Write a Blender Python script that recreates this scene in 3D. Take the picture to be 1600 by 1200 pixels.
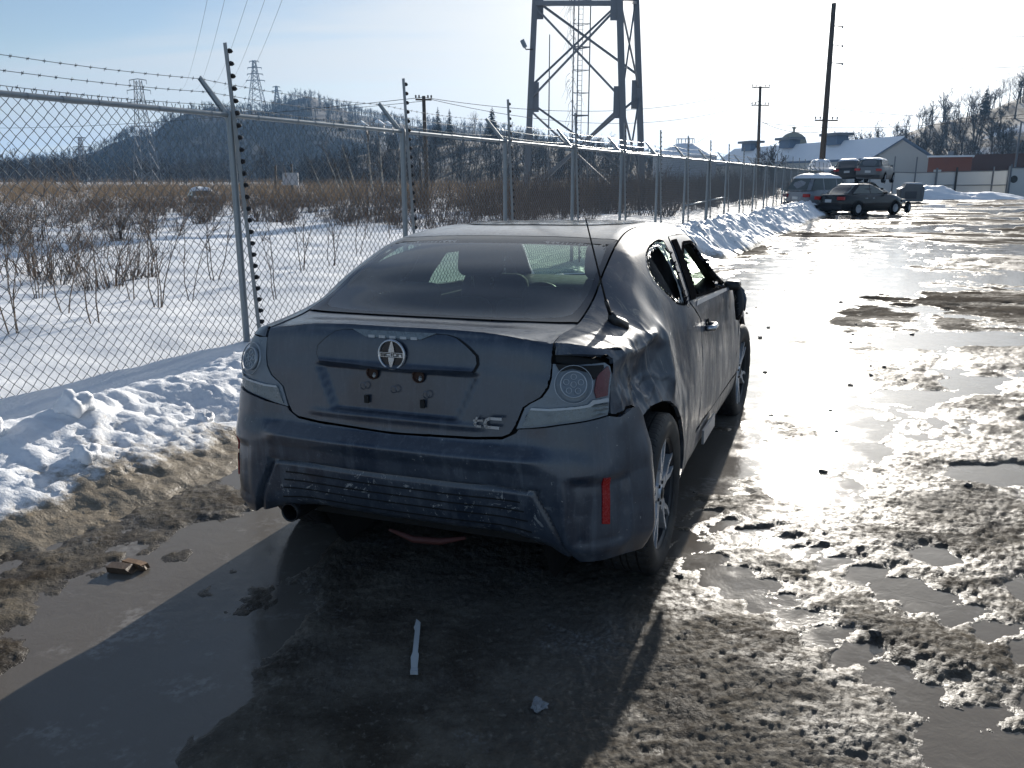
import bpy, bmesh, math, random
import numpy as np
from mathutils import Vector, Matrix

for _o in list(bpy.data.objects):
    bpy.data.objects.remove(_o, do_unlink=True)
SC = bpy.context.scene
COL = SC.collection
R = math.radians

# ------------------------------------------------------------------ camera
CAM_F, CAM_H, CAM_VH = 1300.0, 1.62, 281.0
PITCH = math.atan((600 - CAM_VH) / CAM_F)
cam_d = bpy.data.cameras.new('camera')
cam_d.sensor_width = 36.0
cam_d.lens = 36.0 * CAM_F / 1600.0
cam_d.clip_start = 0.05
cam_d.clip_end = 12000
cam = bpy.data.objects.new('camera', cam_d)
COL.objects.link(cam)
cam.location = (0, 0, CAM_H)
cam.rotation_euler = (R(90) - PITCH, 0, 0)
SC.camera = cam

# ------------------------------------------------------------------ sky and sun
SUN_EL, SUN_AZ = 15.5, 20.0          # degrees; azimuth clockwise from +Y
SUN_DIR = Vector((math.sin(R(SUN_AZ)) * math.cos(R(SUN_EL)), math.cos(R(SUN_AZ)) * math.cos(R(SUN_EL)), math.sin(R(SUN_EL))))
world = bpy.data.worlds.new('World')
SC.world = world
world.use_nodes = True
wn = world.node_tree.nodes
wl = world.node_tree.links
wn.clear()
def wnode(t, **k):
    n = wn.new(t)
    for a, b in k.items():
        setattr(n, a, b)
    return n
w_out = wnode('ShaderNodeOutputWorld')
w_bg = wnode('ShaderNodeBackground')
w_bg.inputs['Strength'].default_value = 0.085
sky = wnode('ShaderNodeTexSky', sky_type='NISHITA', sun_disc=False, sun_elevation=R(SUN_EL), sun_rotation=R(SUN_AZ),
            altitude=200, air_density=1.0, dust_density=0.3, ozone_density=2.6)
tc = wnode('ShaderNodeTexCoord')
def wmath(op, a, b=None, clamp=False):
    n = wnode('ShaderNodeMath', operation=op, use_clamp=clamp)
    for i, v in enumerate((a, b)):
        if v is None:
            continue
        if isinstance(v, (int, float)):
            n.inputs[i].default_value = v
        else:
            wl.new(v, n.inputs[i])
    return n.outputs[0]
sep = wnode('ShaderNodeSeparateXYZ')
wl.new(tc.outputs['Generated'], sep.inputs[0])
zz = wmath('ADD', wmath('MAXIMUM', sep.outputs['Z'], 0.0), 0.16)
px = wmath('DIVIDE', sep.outputs['X'], zz)
py = wmath('DIVIDE', sep.outputs['Y'], zz)
cmb = wnode('ShaderNodeCombineXYZ')
wl.new(px, cmb.inputs[0]); wl.new(py, cmb.inputs[1])
mp = wnode('ShaderNodeMapping')
mp.inputs['Rotation'].default_value = (0, 0, R(-18))
mp.inputs['Scale'].default_value = (0.30, 1.5, 1)
mp.inputs['Location'].default_value = (1.7, 4.1, 0)
wl.new(cmb.outputs[0], mp.inputs[0])
n1 = wnode('ShaderNodeTexNoise')
n1.inputs['Scale'].default_value = 0.75; n1.inputs['Detail'].default_value = 7; n1.inputs['Roughness'].default_value = 0.55
n1.inputs['Distortion'].default_value = 0.7
wl.new(mp.outputs[0], n1.inputs['Vector'])
dotn = wnode('ShaderNodeVectorMath', operation='DOT_PRODUCT')
dotn.inputs[1].default_value = SUN_DIR
wl.new(tc.outputs['Generated'], dotn.inputs[0])
dsun = wmath('MAXIMUM', dotn.outputs['Value'], 0.0)
# cloud veil cover: thicker towards the sun
cov = wnode('ShaderNodeMapRange', interpolation_type='SMOOTHSTEP')
cov.inputs['From Min'].default_value = 0.44; cov.inputs['From Max'].default_value = 0.70
cov.inputs['To Min'].default_value = 0.0; cov.inputs['To Max'].default_value = 0.92
hz = wnode('ShaderNodeMapRange', interpolation_type='SMOOTHSTEP')
for _k, _v in zip(('From Min', 'From Max', 'To Min', 'To Max'), (0.0, 0.20, 0.13, 0.0)):
    hz.inputs[_k].default_value = _v
wl.new(sep.outputs['Z'], hz.inputs['Value'])
wl.new(wmath('ADD', wmath('ADD', n1.outputs['Fac'], wmath('MULTIPLY', wmath('POWER', dsun, 5), 0.24)), hz.outputs[0]), cov.inputs['Value'])
# brightness of the lit veil: forward scattering round the sun
b1 = wmath('MULTIPLY', wmath('POWER', dsun, 70), 26.0)
b2 = wmath('MULTIPLY', wmath('POWER', dsun, 8), 3.2)
bri = wmath('ADD', wmath('ADD', b1, b2), 6.0)
ccol = wnode('ShaderNodeMix', data_type='RGBA')
ccol.inputs['A'].default_value = (0.64, 0.80, 0.97, 1); ccol.inputs['B'].default_value = (1.0, 0.975, 0.92, 1)
wl.new(wmath('POWER', dsun, 3), ccol.inputs['Factor'])
cl = wnode('ShaderNodeVectorMath', operation='SCALE')
wl.new(ccol.outputs['Result'], cl.inputs[0]); wl.new(bri, cl.inputs['Scale'])
mx = wnode('ShaderNodeMix', data_type='RGBA')
tint = wnode('ShaderNodeVectorMath', operation='MULTIPLY')
tint.inputs[1].default_value = (1.0, 0.90, 0.88)
wl.new(sky.outputs[0], tint.inputs[0])
# seen higher up the veil is crossed by a shorter path, so it is thinner
thin = wnode('ShaderNodeMapRange', interpolation_type='SMOOTHSTEP')
for _k, _v in zip(('From Min', 'From Max', 'To Min', 'To Max'), (0.30, 0.90, 1.0, 0.18)):
    thin.inputs[_k].default_value = _v
wl.new(sep.outputs['Z'], thin.inputs['Value'])
wl.new(wmath('MULTIPLY', cov.outputs[0], thin.outputs[0]), mx.inputs['Factor']); wl.new(tint.outputs[0], mx.inputs['A']); wl.new(cl.outputs[0], mx.inputs['B'])
wl.new(mx.outputs['Result'], w_bg.inputs['Color'])
wl.new(w_bg.outputs[0], w_out.inputs[0])

sun_d = bpy.data.lights.new('sun', 'SUN')
sun_d.energy = 5.0
sun_d.angle = R(0.55)
sun_d.color = (1.0, 0.94, 0.85)
sun = bpy.data.objects.new('sun', sun_d)
COL.objects.link(sun)
sun.location = SUN_DIR * 60
sun.rotation_euler = (-SUN_DIR).to_track_quat('-Z', 'Y').to_euler()

SC.view_settings.view_transform = 'Standard'
SC.view_settings.look = 'None'
SC.view_settings.exposure = 0.58
SC.view_settings.gamma = 1.0
SC.view_settings.use_curve_mapping = False
SC.cycles.use_denoising = True
SC.cycles.max_bounces = 8
SC.cycles.transparent_max_bounces = 24
SC.cycles.sample_clamp_indirect = 6.0
SC.cycles.caustics_reflective = False
SC.cycles.caustics_refractive = False

# ------------------------------------------------------------------ helpers
rng = random.Random(7)
def lin(r, g, b):
    f = lambda c: (c / 255) / 12.92 if c / 255 <= 0.04045 else ((c / 255 + 0.055) / 1.055) ** 2.4
    return (f(r), f(g), f(b), 1.0)

def tag(o, label=None, cat=None, group=None, kind=None):
    if label: o['label'] = label
    if cat: o['category'] = cat
    if group: o['group'] = group
    if kind: o['kind'] = kind
    return o

def empty(name, loc=(0, 0, 0), rz=0.0):
    o = bpy.data.objects.new(name, None)
    o.location = loc
    o.rotation_euler = (0, 0, rz)
    o.empty_display_size = 0.2
    COL.objects.link(o)
    return o

def mesh_np(name, V, F, mats, parent=None, smooth=False, mi=None):
    """V (n,3) array, F list of index tuples or an (m,k) array -> linked mesh object"""
    me = bpy.data.meshes.new(name)
    V = np.asarray(V, np.float32)
    if isinstance(F, np.ndarray) and F.ndim == 2:
        k = F.shape[1]; m = F.shape[0]
        me.vertices.add(len(V)); me.vertices.foreach_set('co', V.ravel())
        me.loops.add(m * k); me.loops.foreach_set('vertex_index', F.astype(np.int32).ravel())
        me.polygons.add(m); me.polygons.foreach_set('loop_start', np.arange(0, m * k, k, dtype=np.int32))
        try:
            me.polygons.foreach_set('loop_total', np.full(m, k, np.int32))
        except Exception:
            pass
        me.update(calc_edges=True)
    else:
        me.from_pydata(V.tolist(), [], F)
        me.update()
    me.validate()
    for m_ in (mats if isinstance(mats, (list, tuple)) else [mats]):
        me.materials.append(m_)
    if mi is not None and len(mi) == len(me.polygons):
        me.polygons.foreach_set('material_index', np.asarray(mi, np.int32))
    if smooth:
        me.polygons.foreach_set('use_smooth', np.ones(len(me.polygons), bool))
    o = bpy.data.objects.new(name, me)
    COL.objects.link(o)
    if parent is not None:
        o.parent = parent
    return o

class MB:
    """collects simple solids, then links them as one mesh"""
    def __init__(s):
        s.v = []; s.f = []
    def add(s, V, F):
        b = len(s.v)
        s.v.extend([tuple(map(float, p)) for p in V])
        s.f.extend([tuple(i + b for i in f) for f in F])
        return s
    def box(s, c, d, rz=0.0, rx=0.0, ry=0.0, taper=1.0):
        M_ = Matrix.Rotation(rz, 3, 'Z') @ Matrix.Rotation(ry, 3, 'Y') @ Matrix.Rotation(rx, 3, 'X')
        V = []
        for z in (-1, 1):
            t = taper if z > 0 else 1.0
            for x, y in ((-1, -1), (1, -1), (1, 1), (-1, 1)):
                V.append(Vector(c) + M_ @ Vector((x * d[0] / 2 * t, y * d[1] / 2 * t, z * d[2] / 2)))
        return s.add(V, [(3, 2, 1, 0), (4, 5, 6, 7), (0, 1, 5, 4), (1, 2, 6, 5), (2, 3, 7, 6), (3, 0, 4, 7)])
    def tube(s, pts, rad, n=8, cap=True, twist=0.0):
        pts = [Vector(p) for p in pts]
        if not isinstance(rad, (list, tuple)):
            rad = [rad] * len(pts)
        V = []; F = []
        up = None
        for i, p in enumerate(pts):
            t = (pts[min(i + 1, len(pts) - 1)] - pts[max(i - 1, 0)])
            t = t.normalized() if t.length > 1e-9 else Vector((0, 0, 1))
            if up is None:
                up = Vector((0, 0, 1)) if abs(t.z) < 0.9 else Vector((0, 1, 0))
            a = t.cross(up)
            if a.length < 1e-6:
                a = t.orthogonal()
            a.normalize(); b = a.cross(t).normalized(); up = b
            for k in range(n):
                an = 2 * math.pi * k / n + twist
                V.append(p + (a * math.cos(an) + b * math.sin(an)) * rad[i])
        for i in range(len(pts) - 1):
            for k in range(n):
                F.append((i * n + k, i * n + (k + 1) % n, (i + 1) * n + (k + 1) % n, (i + 1) * n + k))
        if cap:
            F.append(tuple(range(n - 1, -1, -1)))
            F.append(tuple((len(pts) - 1) * n + k for k in range(n)))
        return s.add(V, F)
    def beam(s, a, b, w, h=None):
        """square section bar from a to b"""
        return s.tube([a, b], (w if h is None else (w + h) / 2) * 0.7071, 4, True, math.pi / 4)
    def lathe(s, prof, axis='Z', c=(0, 0, 0), n=32, close=False):
        V = []; F = []
        for r_, h in prof:
            for k in range(n):
                a = 2 * math.pi * k / n
                if axis == 'Z': V.append((c[0] + r_ * math.cos(a), c[1] + r_ * math.sin(a), c[2] + h))
                elif axis == 'X': V.append((c[0] + h, c[1] + r_ * math.cos(a), c[2] + r_ * math.sin(a)))
                else: V.append((c[0] - r_ * math.cos(a), c[1] + h, c[2] + r_ * math.sin(a)))
        m = len(prof)
        for i in range(m - 1 if not close else m):
            j = (i + 1) % m
            for k in range(n):
                F.append((i * n + k, i * n + (k + 1) % n, j * n + (k + 1) % n, j * n + k))
        return s.add(V, F)
    def disc(s, c, r_, axis='Z', n=24, flip=False):
        V = []
        for k in range(n):
            a = 2 * math.pi * k / n
            if axis == 'Z': V.append((c[0] + r_ * math.cos(a), c[1] + r_ * math.sin(a), c[2]))
            elif axis == 'X': V.append((c[0], c[1] + r_ * math.cos(a), c[2] + r_ * math.sin(a)))
            else: V.append((c[0] - r_ * math.cos(a), c[1], c[2] + r_ * math.sin(a)))
        return s.add(V, [tuple(range(n))[::-1] if flip else tuple(range(n))])
    def prism(s, poly, d, origin, ex, ey, ez):
        """flat polygon (list of (a,b)) in plane origin+a*ex+b*ey, extruded by d along ez"""
        o = Vector(origin); ex = Vector(ex); ey = Vector(ey); ez = Vector(ez); n = len(poly)
        V = [o + ex * a + ey * b for a, b in poly] + [o + ex * a + ey * b + ez * d for a, b in poly]
        F = [tuple(range(n))[::-1], tuple(range(n, 2 * n))] + [(i, (i + 1) % n, n + (i + 1) % n, n + i) for i in range(n)]
        return s.add(V, F)
    def build(s, name, mat, parent=None, smooth=False, fix=True):
        o = mesh_np(name, np.array(s.v) if s.v else np.zeros((0, 3)), s.f, mat, parent, smooth)
        if fix and len(s.f) < 60000:
            bm = bmesh.new(); bm.from_mesh(o.data)
            bmesh.ops.recalc_face_normals(bm, faces=bm.faces)
            bm.to_mesh(o.data); bm.free()
        return o

def smooth_angle(o, ang=35):
    o.data.polygons.foreach_set('use_smooth', np.ones(len(o.data.polygons), bool))
    try:
        o.data.set_sharp_from_angle(angle=R(ang))
    except Exception:
        pass
    return o

def copy_tree(o, parent=None):
    c = o.copy()
    COL.objects.link(c)
    if parent is not None:
        c.parent = parent
    for ch in list(o.children):
        copy_tree(ch, c)
    return c

# value noise (numpy)
_rs = np.random.RandomState(11)
_LAT = _rs.rand(256, 256).astype(np.float32)
def vnoise(x, y):
    xi = np.floor(x).astype(int); yi = np.floor(y).astype(int)
    fx = x - xi; fy = y - yi
    fx = fx * fx * fx * (fx * (fx * 6 - 15) + 10); fy = fy * fy * fy * (fy * (fy * 6 - 15) + 10)
    a = _LAT[xi % 256, yi % 256]; b = _LAT[(xi + 1) % 256, yi % 256]
    c_ = _LAT[xi % 256, (yi + 1) % 256]; d = _LAT[(xi + 1) % 256, (yi + 1) % 256]
    return (a * (1 - fx) + b * fx) * (1 - fy) + (c_ * (1 - fx) + d * fx) * fy
def fbm(x, y, oct=5, gain=0.5, lac=2.03, seed=0.0):
    r_ = 0; a = 1; t = 0
    x = x + seed * 17.3; y = y - seed * 9.1
    for i in range(oct):
        r_ = r_ + a * vnoise(x, y); t += a
        x, y = (x * 0.8 - y * 0.6) * lac + 3.1, (x * 0.6 + y * 0.8) * lac + 7.7
        a *= gain
    return r_ / t
def ridged(x, y, oct=4, gain=0.5, seed=0.0):
    r_ = 0; a = 1; t = 0
    x = x + seed * 13.7; y = y + seed * 5.9
    for i in range(oct):
        r_ = r_ + a * (1 - np.abs(2 * vnoise(x, y) - 1)); t += a
        x, y = (x * 0.8 - y * 0.6) * 2.05 + 1.7, (x * 0.6 + y * 0.8) * 2.05 + 4.3
        a *= gain
    return r_ / t
def sstep(a, b, x):
    t = np.clip((x - a) / (b - a), 0, 1)
    return t * t * (3 - 2 * t)

# ------------------------------------------------------------------ materials
class Mat:
    """small wrapper for building node materials"""
    def __init__(s, name):
        s.m = bpy.data.materials.new(name); s.m.use_nodes = True
        s.t = s.m.node_tree; s.n = s.t.nodes; s.l = s.t.links
        s.b = s.n['Principled BSDF']; s.out = s.n['Material Output']
        s._co = None
    def co(s):
        if s._co is None:
            s._co = s.n.new('ShaderNodeTexCoord')
        return s._co.outputs['Object']
    def set(s, **k):
        for a, v in k.items():
            i = s.b.inputs[a.replace('_', ' ')]
            if hasattr(v, 'is_linked') or isinstance(v, bpy.types.NodeSocket):
                s.l.new(v, i)
            else:
                i.default_value = v
        return s
    def noise(s, scale, detail=4, rough=0.55, stretch=(1, 1, 1), dist=0.0, loc=(0, 0, 0)):
        mp_ = s.n.new('ShaderNodeMapping')
        mp_.inputs['Scale'].default_value = stretch; mp_.inputs['Location'].default_value = loc
        s.l.new(s.co(), mp_.inputs[0])
        t = s.n.new('ShaderNodeTexNoise')
        t.inputs['Scale'].default_value = scale; t.inputs['Detail'].default_value = detail
        t.inputs['Roughness'].default_value = rough; t.inputs['Distortion'].default_value = dist
        s.l.new(mp_.outputs[0], t.inputs['Vector'])
        return t.outputs['Fac']
    def voro(s, scale, stretch=(1, 1, 1), feature='F1', out='Distance'):
        mp_ = s.n.new('ShaderNodeMapping'); mp_.inputs['Scale'].default_value = stretch
        s.l.new(s.co(), mp_.inputs[0])
        t = s.n.new('ShaderNodeTexVoronoi'); t.feature = feature
        t.inputs['Scale'].default_value = scale
        s.l.new(mp_.outputs[0], t.inputs['Vector'])
        return t.outputs[out]
    def rng(s, v, a, b, c=0.0, d=1.0, smooth=True):
        t = s.n.new('ShaderNodeMapRange')
        t.interpolation_type = 'SMOOTHSTEP' if smooth else 'LINEAR'
        for k, x in zip(('From Min', 'From Max', 'To Min', 'To Max'), (a, b, c, d)):
            t.inputs[k].default_value = x
        s.l.new(v, t.inputs['Value'])
        return t.outputs[0]
    def math(s, op, a, b=None, clamp=False):
        t = s.n.new('ShaderNodeMath'); t.operation = op; t.use_clamp = clamp
        for i, v in enumerate((a, b)):
            if v is None: continue
            if isinstance(v, (int, float)): t.inputs[i].default_value = v
            else: s.l.new(v, t.inputs[i])
        return t.outputs[0]
    def mix(s, f, a, b):
        t = s.n.new('ShaderNodeMix'); t.data_type = 'RGBA'
        for k, v in (('Factor', f), ('A', a), ('B', b)):
            if isinstance(v, (int, float)): t.inputs[k].default_value = v
            elif isinstance(v, (tuple, list)): t.inputs[k].default_value = v if len(v) == 4 else (*v, 1)
            else: s.l.new(v, t.inputs[k])
        return t.outputs['Result']
    def xyz(s):
        t = s.n.new('ShaderNodeSeparateXYZ'); s.l.new(s.co(), t.inputs[0])
        return t.outputs
    def attr(s, name):
        t = s.n.new('ShaderNodeAttribute'); t.attribute_name = name
        return t.outputs['Fac']
    def bump(s, h, strength=0.5, dist=0.01, nxt=None):
        t = s.n.new('ShaderNodeBump')
        t.inputs['Strength'].default_value = strength; t.inputs['Distance'].default_value = dist
        s.l.new(h, t.inputs['Height'])
        if nxt is not None: s.l.new(nxt, t.inputs['Normal'])
        return t.outputs[0]

def plain(name, col, rough=0.5, metal=0.0, vary=0.15, scale=6.0, bump=0.0, spec=0.5):
    m = Mat(name)
    c = (*col[:3], 1)
    d = tuple(x * (1 - vary) for x in col[:3]) + (1,)
    n = m.noise(scale, 5)
    m.set(Base_Color=m.mix(n, d, tuple(min(1, x * (1 + vary)) for x in col[:3]) + (1,)), Roughness=m.rng(n, 0.3, 0.7, max(0.02, rough - 0.08), min(1, rough + 0.08)), Metallic=metal)
    m.b.inputs['Specular IOR Level'].default_value = spec
    if bump: m.set(Normal=m.bump(m.noise(scale * 6, 4), bump, 0.01))
    return m.m
# ------------------------------------------------------------------ fence line frame
FA = np.array([-2.43, 7.5]); FD = np.array([0.4205, 0.9073])      # a point on the fence and its direction
FN = np.array([FD[1], -FD[0]])                                     # towards the lot
def fpt(s, t, z=0.0):
    p = FA + FD * s + FN * t
    return (float(p[0]), float(p[1]), z)
def f_st(x, y):
    dx = x - FA[0]; dy = y - FA[1]
    return dx * FD[0] + dy * FD[1], dx * FN[0] + dy * FN[1]

# ------------------------------------------------------------------ muddy lot
def blob(x, y, cx, cy, ra, rb, az):
    c_, s_ = math.cos(R(az)), math.sin(R(az))
    a = ((x - cx) * s_ + (y - cy) * c_) / ra; b = ((x - cx) * c_ - (y - cy) * s_) / rb
    return np.sqrt(a * a + b * b)
PUD = [(2.15, 7.2, 3.7, 1.05, 22), (2.75, 9.6, 2.2, 1.3, 15), (1.2, 4.7, .75, .42, 30), (1.86, 3.42, .30, .20, 70), (2.12, 3.12, .26, .13, 40), (1.88, 2.66, .22, .12, 60), (2.75, 4.5, .55, .22, 80),
       (1.72, 2.33, .18, .10, 70), (-1.42, 3.05, 1.75, .56, 33), (-1.0, 2.5, 1.6, .42, 24), (-.85, 3.6, .95, .33, 30), (4.1, 11.5, 2.6, 1.0, 60), (6.8, 17, 3.6, 1.6, 70), (3.4, 6.3, 1.1, .4, 60), (4.6, 8.6, 1.3, .5, 70)]
def pud_mask(x, y):
    w = fbm(x * 1.9, y * 1.9, 5, .6, seed=2) - .5
    w2 = fbm(x * 7, y * 7, 3, .5, seed=5) - .5
    m = np.full_like(x, -9.0)
    for c in PUD:
        m = np.maximum(m, 1.0 - blob(x, y, *c))
    # scattered wet hollows further out, drawn out across the lot by the plough
    far = sstep(9, 16, y) * (fbm(x * .22 + y * .03, y * .42, 4, .55, seed=8) - .55) * 5.5
    mid = (fbm(x * .8, y * 1.0, 4, .55, seed=3) - .64) * 5.0 * sstep(.6, 1.6, x)
    m = np.maximum(m, np.maximum(far, mid))
    return m + w * 1.7 + w2 * .5 - .16 - .9 * sstep(-.95, -.6, x) * sstep(1.1, .8, x) * sstep(4.6, 3.9, y) - .35 * sstep(.9, 1.2, x) * sstep(4.4, 3.6, y)
def lot_z(x, y):
    m = pud_mask(x, y)
    wet = sstep(-.30, .62, m)
    d = np.sqrt(x * x + y * y)
    A_ = 0.75 + 0.22 * sstep(.2, 1.5, x)
    lum = (fbm(x * 2.3, y * 2.3, 4, .5, seed=1) - .5) * .032 * A_
    c3, s3 = math.cos(R(-28)), math.sin(R(-28))
    xa = x * c3 - y * s3; ya = x * s3 + y * c3
    wx = (fbm(x * 6, y * 6, 3, seed=14) - .5) * .12
    rough = (ridged((x + wx) * 10, (y + wx) * 15, 4, .62, seed=4) - .56) * .013 * A_
    fine = (ridged((x + wx * .5) * 30, (y - wx * .5) * 40, 3, .62, seed=6) - .52) * .0115 * A_
    fine = fine + (fbm(x * 75, y * 75, 2, .6, seed=16) - .5) * .008 * A_
    # tyre ruts with cross lugs, lower right
    rut = 0
    for cx, cy, az, L_, sd in ((1.55, 3.0, -32, 1.9, 1), (1.05, 2.9, -25, 1.6, 2), (3.6, 9.5, 18, 6, 3), (6.6, 14, 22, 9, 4)):
        c_, s_ = math.cos(R(az)), math.sin(R(az))
        a = (x - cx) * s_ + (y - cy) * c_; b = (x - cx) * c_ - (y - cy) * s_
        b = b + (fbm(a * .9, a * 0 + sd, 2) - .5) * .2
        mk = np.exp(-(b / .14) ** 2) * sstep(L_, L_ * .7, np.abs(a))
        rut = rut + mk * (np.sin(a * 46 + np.abs(b) * 14) * .009 - .024)
    near = 1 - sstep(25, 45, d) * .9
    z = .013 + lum + (rough + fine) * near + rut * near
    swell = (fbm(x * .35, y * .35, 3, seed=9) - .5) * .09 * sstep(6, 14, d)
    z = z + swell
    z = z * (1 - wet) + wet * (-.018 + (lum * .22 + rough * .10 + fine * .05))
    z = np.where(d > 60, np.minimum(z, .02), z)
    return z, m

print('lot')
_a = np.concatenate([np.linspace(-88, -39, 36)[:-1], np.linspace(-39, 39, 600), np.linspace(39, 88, 36)[1:]])
_r = [0.85]
while _r[-1] < 6: _r.append(_r[-1] * 1.0044)
while _r[-1] < 30: _r.append(_r[-1] * 1.0062)
while _r[-1] < 4200: _r.append(_r[-1] * 1.045)
_r = np.array(_r)
AA, RR = np.meshgrid(np.radians(_a), _r, indexing='xy')
LX = RR * np.sin(AA); LY = RR * np.cos(AA)
LZ, LM = lot_z(LX, LY)
nr, na = LX.shape
idx = np.arange(nr * na).reshape(nr, na)
quads = np.stack([idx[:-1, :-1], idx[:-1, 1:], idx[1:, 1:], idx[1:, :-1]], -1).reshape(-1, 4)

def mud_material():
    m = Mat('wet_mud')
    x = m.xyz()
    big = m.noise(0.55, 5, .6)
    mid = m.noise(3.2, 6, .62)
    fin = m.noise(42, 5, .65)
    c = m.mix(m.rng(mid, .35, .68), lin(62, 56, 49), lin(108, 101, 90))
    c = m.mix(m.rng(big, .40, .66), c, lin(92, 88, 82))
    c = m.mix(m.rng(fin, .55, .72, 0, .6), c, lin(134, 127, 116))
    # frozen slush worn into the mud: pale crumbs and patches
    slush = m.math('MULTIPLY', m.rng(m.noise(2.2, 6, .65, loc=(5, 2, 0)), .55, .68), m.rng(m.noise(75, 4, .62), .46, .66))
    c = m.mix(m.math('MULTIPLY', slush, .34), c, lin(160, 162, 166))
    wet = m.rng(x[2], .011, -.004)                 # the lower, the wetter
    c = m.mix(m.math('MULTIPLY', wet, .5), c, lin(46, 38, 30))
    # churned patches of drier, coarser mud
    dry = m.math('MULTIPLY', m.rng(x[1], 6.5, 11), m.rng(m.noise(0.30, 5, .62, stretch=(.55, 1.25, 1), loc=(9, 1, 0)), .42, .53))
    c = m.mix(m.math('MULTIPLY', dry, .5), c, lin(72, 62, 52))
    dry2 = m.math('MULTIPLY', dry, m.math('SUBTRACT', 1.0, m.math('MULTIPLY', wet, .8)))
    t = m.rng(m.math('SUBTRACT', m.math('ADD', m.math('MULTIPLY', dry2, .9), m.math('MULTIPLY', mid, .35)), m.math('MULTIPLY', wet, .35)), -.2, 1.0, .24, .80, False)
    m.set(Base_Color=c, Roughness=t)
    # the film of meltwater is broken: wet in patches and on the smeared faces only
    film = m.math('MULTIPLY', m.rng(m.noise(1.1, 6, .66, stretch=(.8, 1.3, 1), loc=(2, 7, 0)), .47, .62, .06, 1.0), m.rng(m.noise(34, 5, .68, stretch=(.8, 1.3, 1)), .40, .62, .06, 1.0))
    film = m.math('MAXIMUM', film, m.math('MULTIPLY', wet, .8))
    film = m.math('MULTIPLY', film, m.math('SUBTRACT', 1.0, m.math('MULTIPLY', dry2, .96)))
    m.set(**{'Specular_IOR_Level': m.math('MULTIPLY', film, .33)})
    b1 = m.bump(m.noise(110, 5, .65), .6, .006)
    b2 = m.bump(m.noise(30, 6, .66), .5, .016, b1)
    m.set(Normal=b2)
    return m.m
MUD = mud_material()
lot = mesh_np('ground', np.stack([LX, LY, LZ], -1).reshape(-1, 3), quads, MUD, smooth=True)
tag(lot, 'rutted wet brown mud of the lot, frozen in places', kind='structure')

def water_material():
    m = Mat('muddy_meltwater')
    n = m.noise(1.4, 4, .55)
    c = m.mix(n, lin(92, 85, 77), lin(116, 110, 102))
    skin = m.math('MULTIPLY', m.rng(m.noise(3.0, 6, .68), .52, .66), m.rng(m.noise(30, 3, .6), .4, .6))
    c = m.mix(m.math('MULTIPLY', skin, .28), c, lin(176, 172, 166))
    m.set(Base_Color=c, Roughness=m.rng(m.noise(2.6, 4, .6), .4, .7, .05, .17))
    m.b.inputs['IOR'].default_value = 1.333
    b1 = m.bump(m.noise(11, 6, .66, stretch=(1, 1.15, 1), dist=.8), .13, .012)
    b2 = m.bump(m.noise(70, 3, .6), .12, .003, b1)
    m.set(Normal=b2)
    return m.m
WAT = water_material()
wv = [(-4.5, .9, 0), (9, .9, 0), (42, 60, 0), (-1.5, 60, 0)]
_g = [[(wv[0][0] * (1 - a) * (1 - b) + wv[1][0] * a * (1 - b) + wv[2][0] * a * b + wv[3][0] * (1 - a) * b, .9 + 59.1 * b, 0.0) for a in np.linspace(0, 1, 12)] for b in np.linspace(0, 1, 12) ** 2]
_v = np.array(_g).reshape(-1, 3); _i = np.arange(144).reshape(12, 12)
wq = np.stack([_i[:-1, :-1], _i[:-1, 1:], _i[1:, 1:], _i[1:, :-1]], -1).reshape(-1, 4)
water = mesh_np('puddle_water', _v, wq, WAT)
tag(water, 'grey brown meltwater and ice standing in the hollows of the lot', kind='structure')

# ------------------------------------------------------------------ snow
def snow_material(name, dirt=True):
    m = Mat(name)
    n = m.noise(9, 5, .6)
    c = m.mix(n, (.87, .89, .92), (.92, .93, .94))
    if dirt:
        d = m.attr('dirt')
        dn = m.rng(m.math('ADD', d, m.math('MULTIPLY', m.math('SUBTRACT', m.noise(14, 6, .68), .5), .9)), .30, .72)
        dc = m.mix(m.noise(30, 5, .6), lin(88, 76, 60), lin(166, 154, 134))
        c = m.mix(dn, c, dc)
        m.set(Roughness=m.rng(dn, 0, 1, .55, .38))
    else:
        m.set(Roughness=.6)
    m.set(Base_Color=c)
    m.b.inputs['Specular IOR Level'].default_value = .35
    b1 = m.bump(m.noise(120, 4, .6), .5, .004)
    b2 = m.bump(m.noise(26, 6, .62), .55, .016, b1)
    m.set(Normal=b2)
    return m.m
SNOWD = snow_material('ploughed_snow'); SNOW = snow_material('clean_snow', False)
def add_attr(o, name, val):
    a = o.data.attributes.new(name, 'FLOAT', 'POINT'); a.data.foreach_set('value', np.asarray(val, np.float32).ravel())

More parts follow.
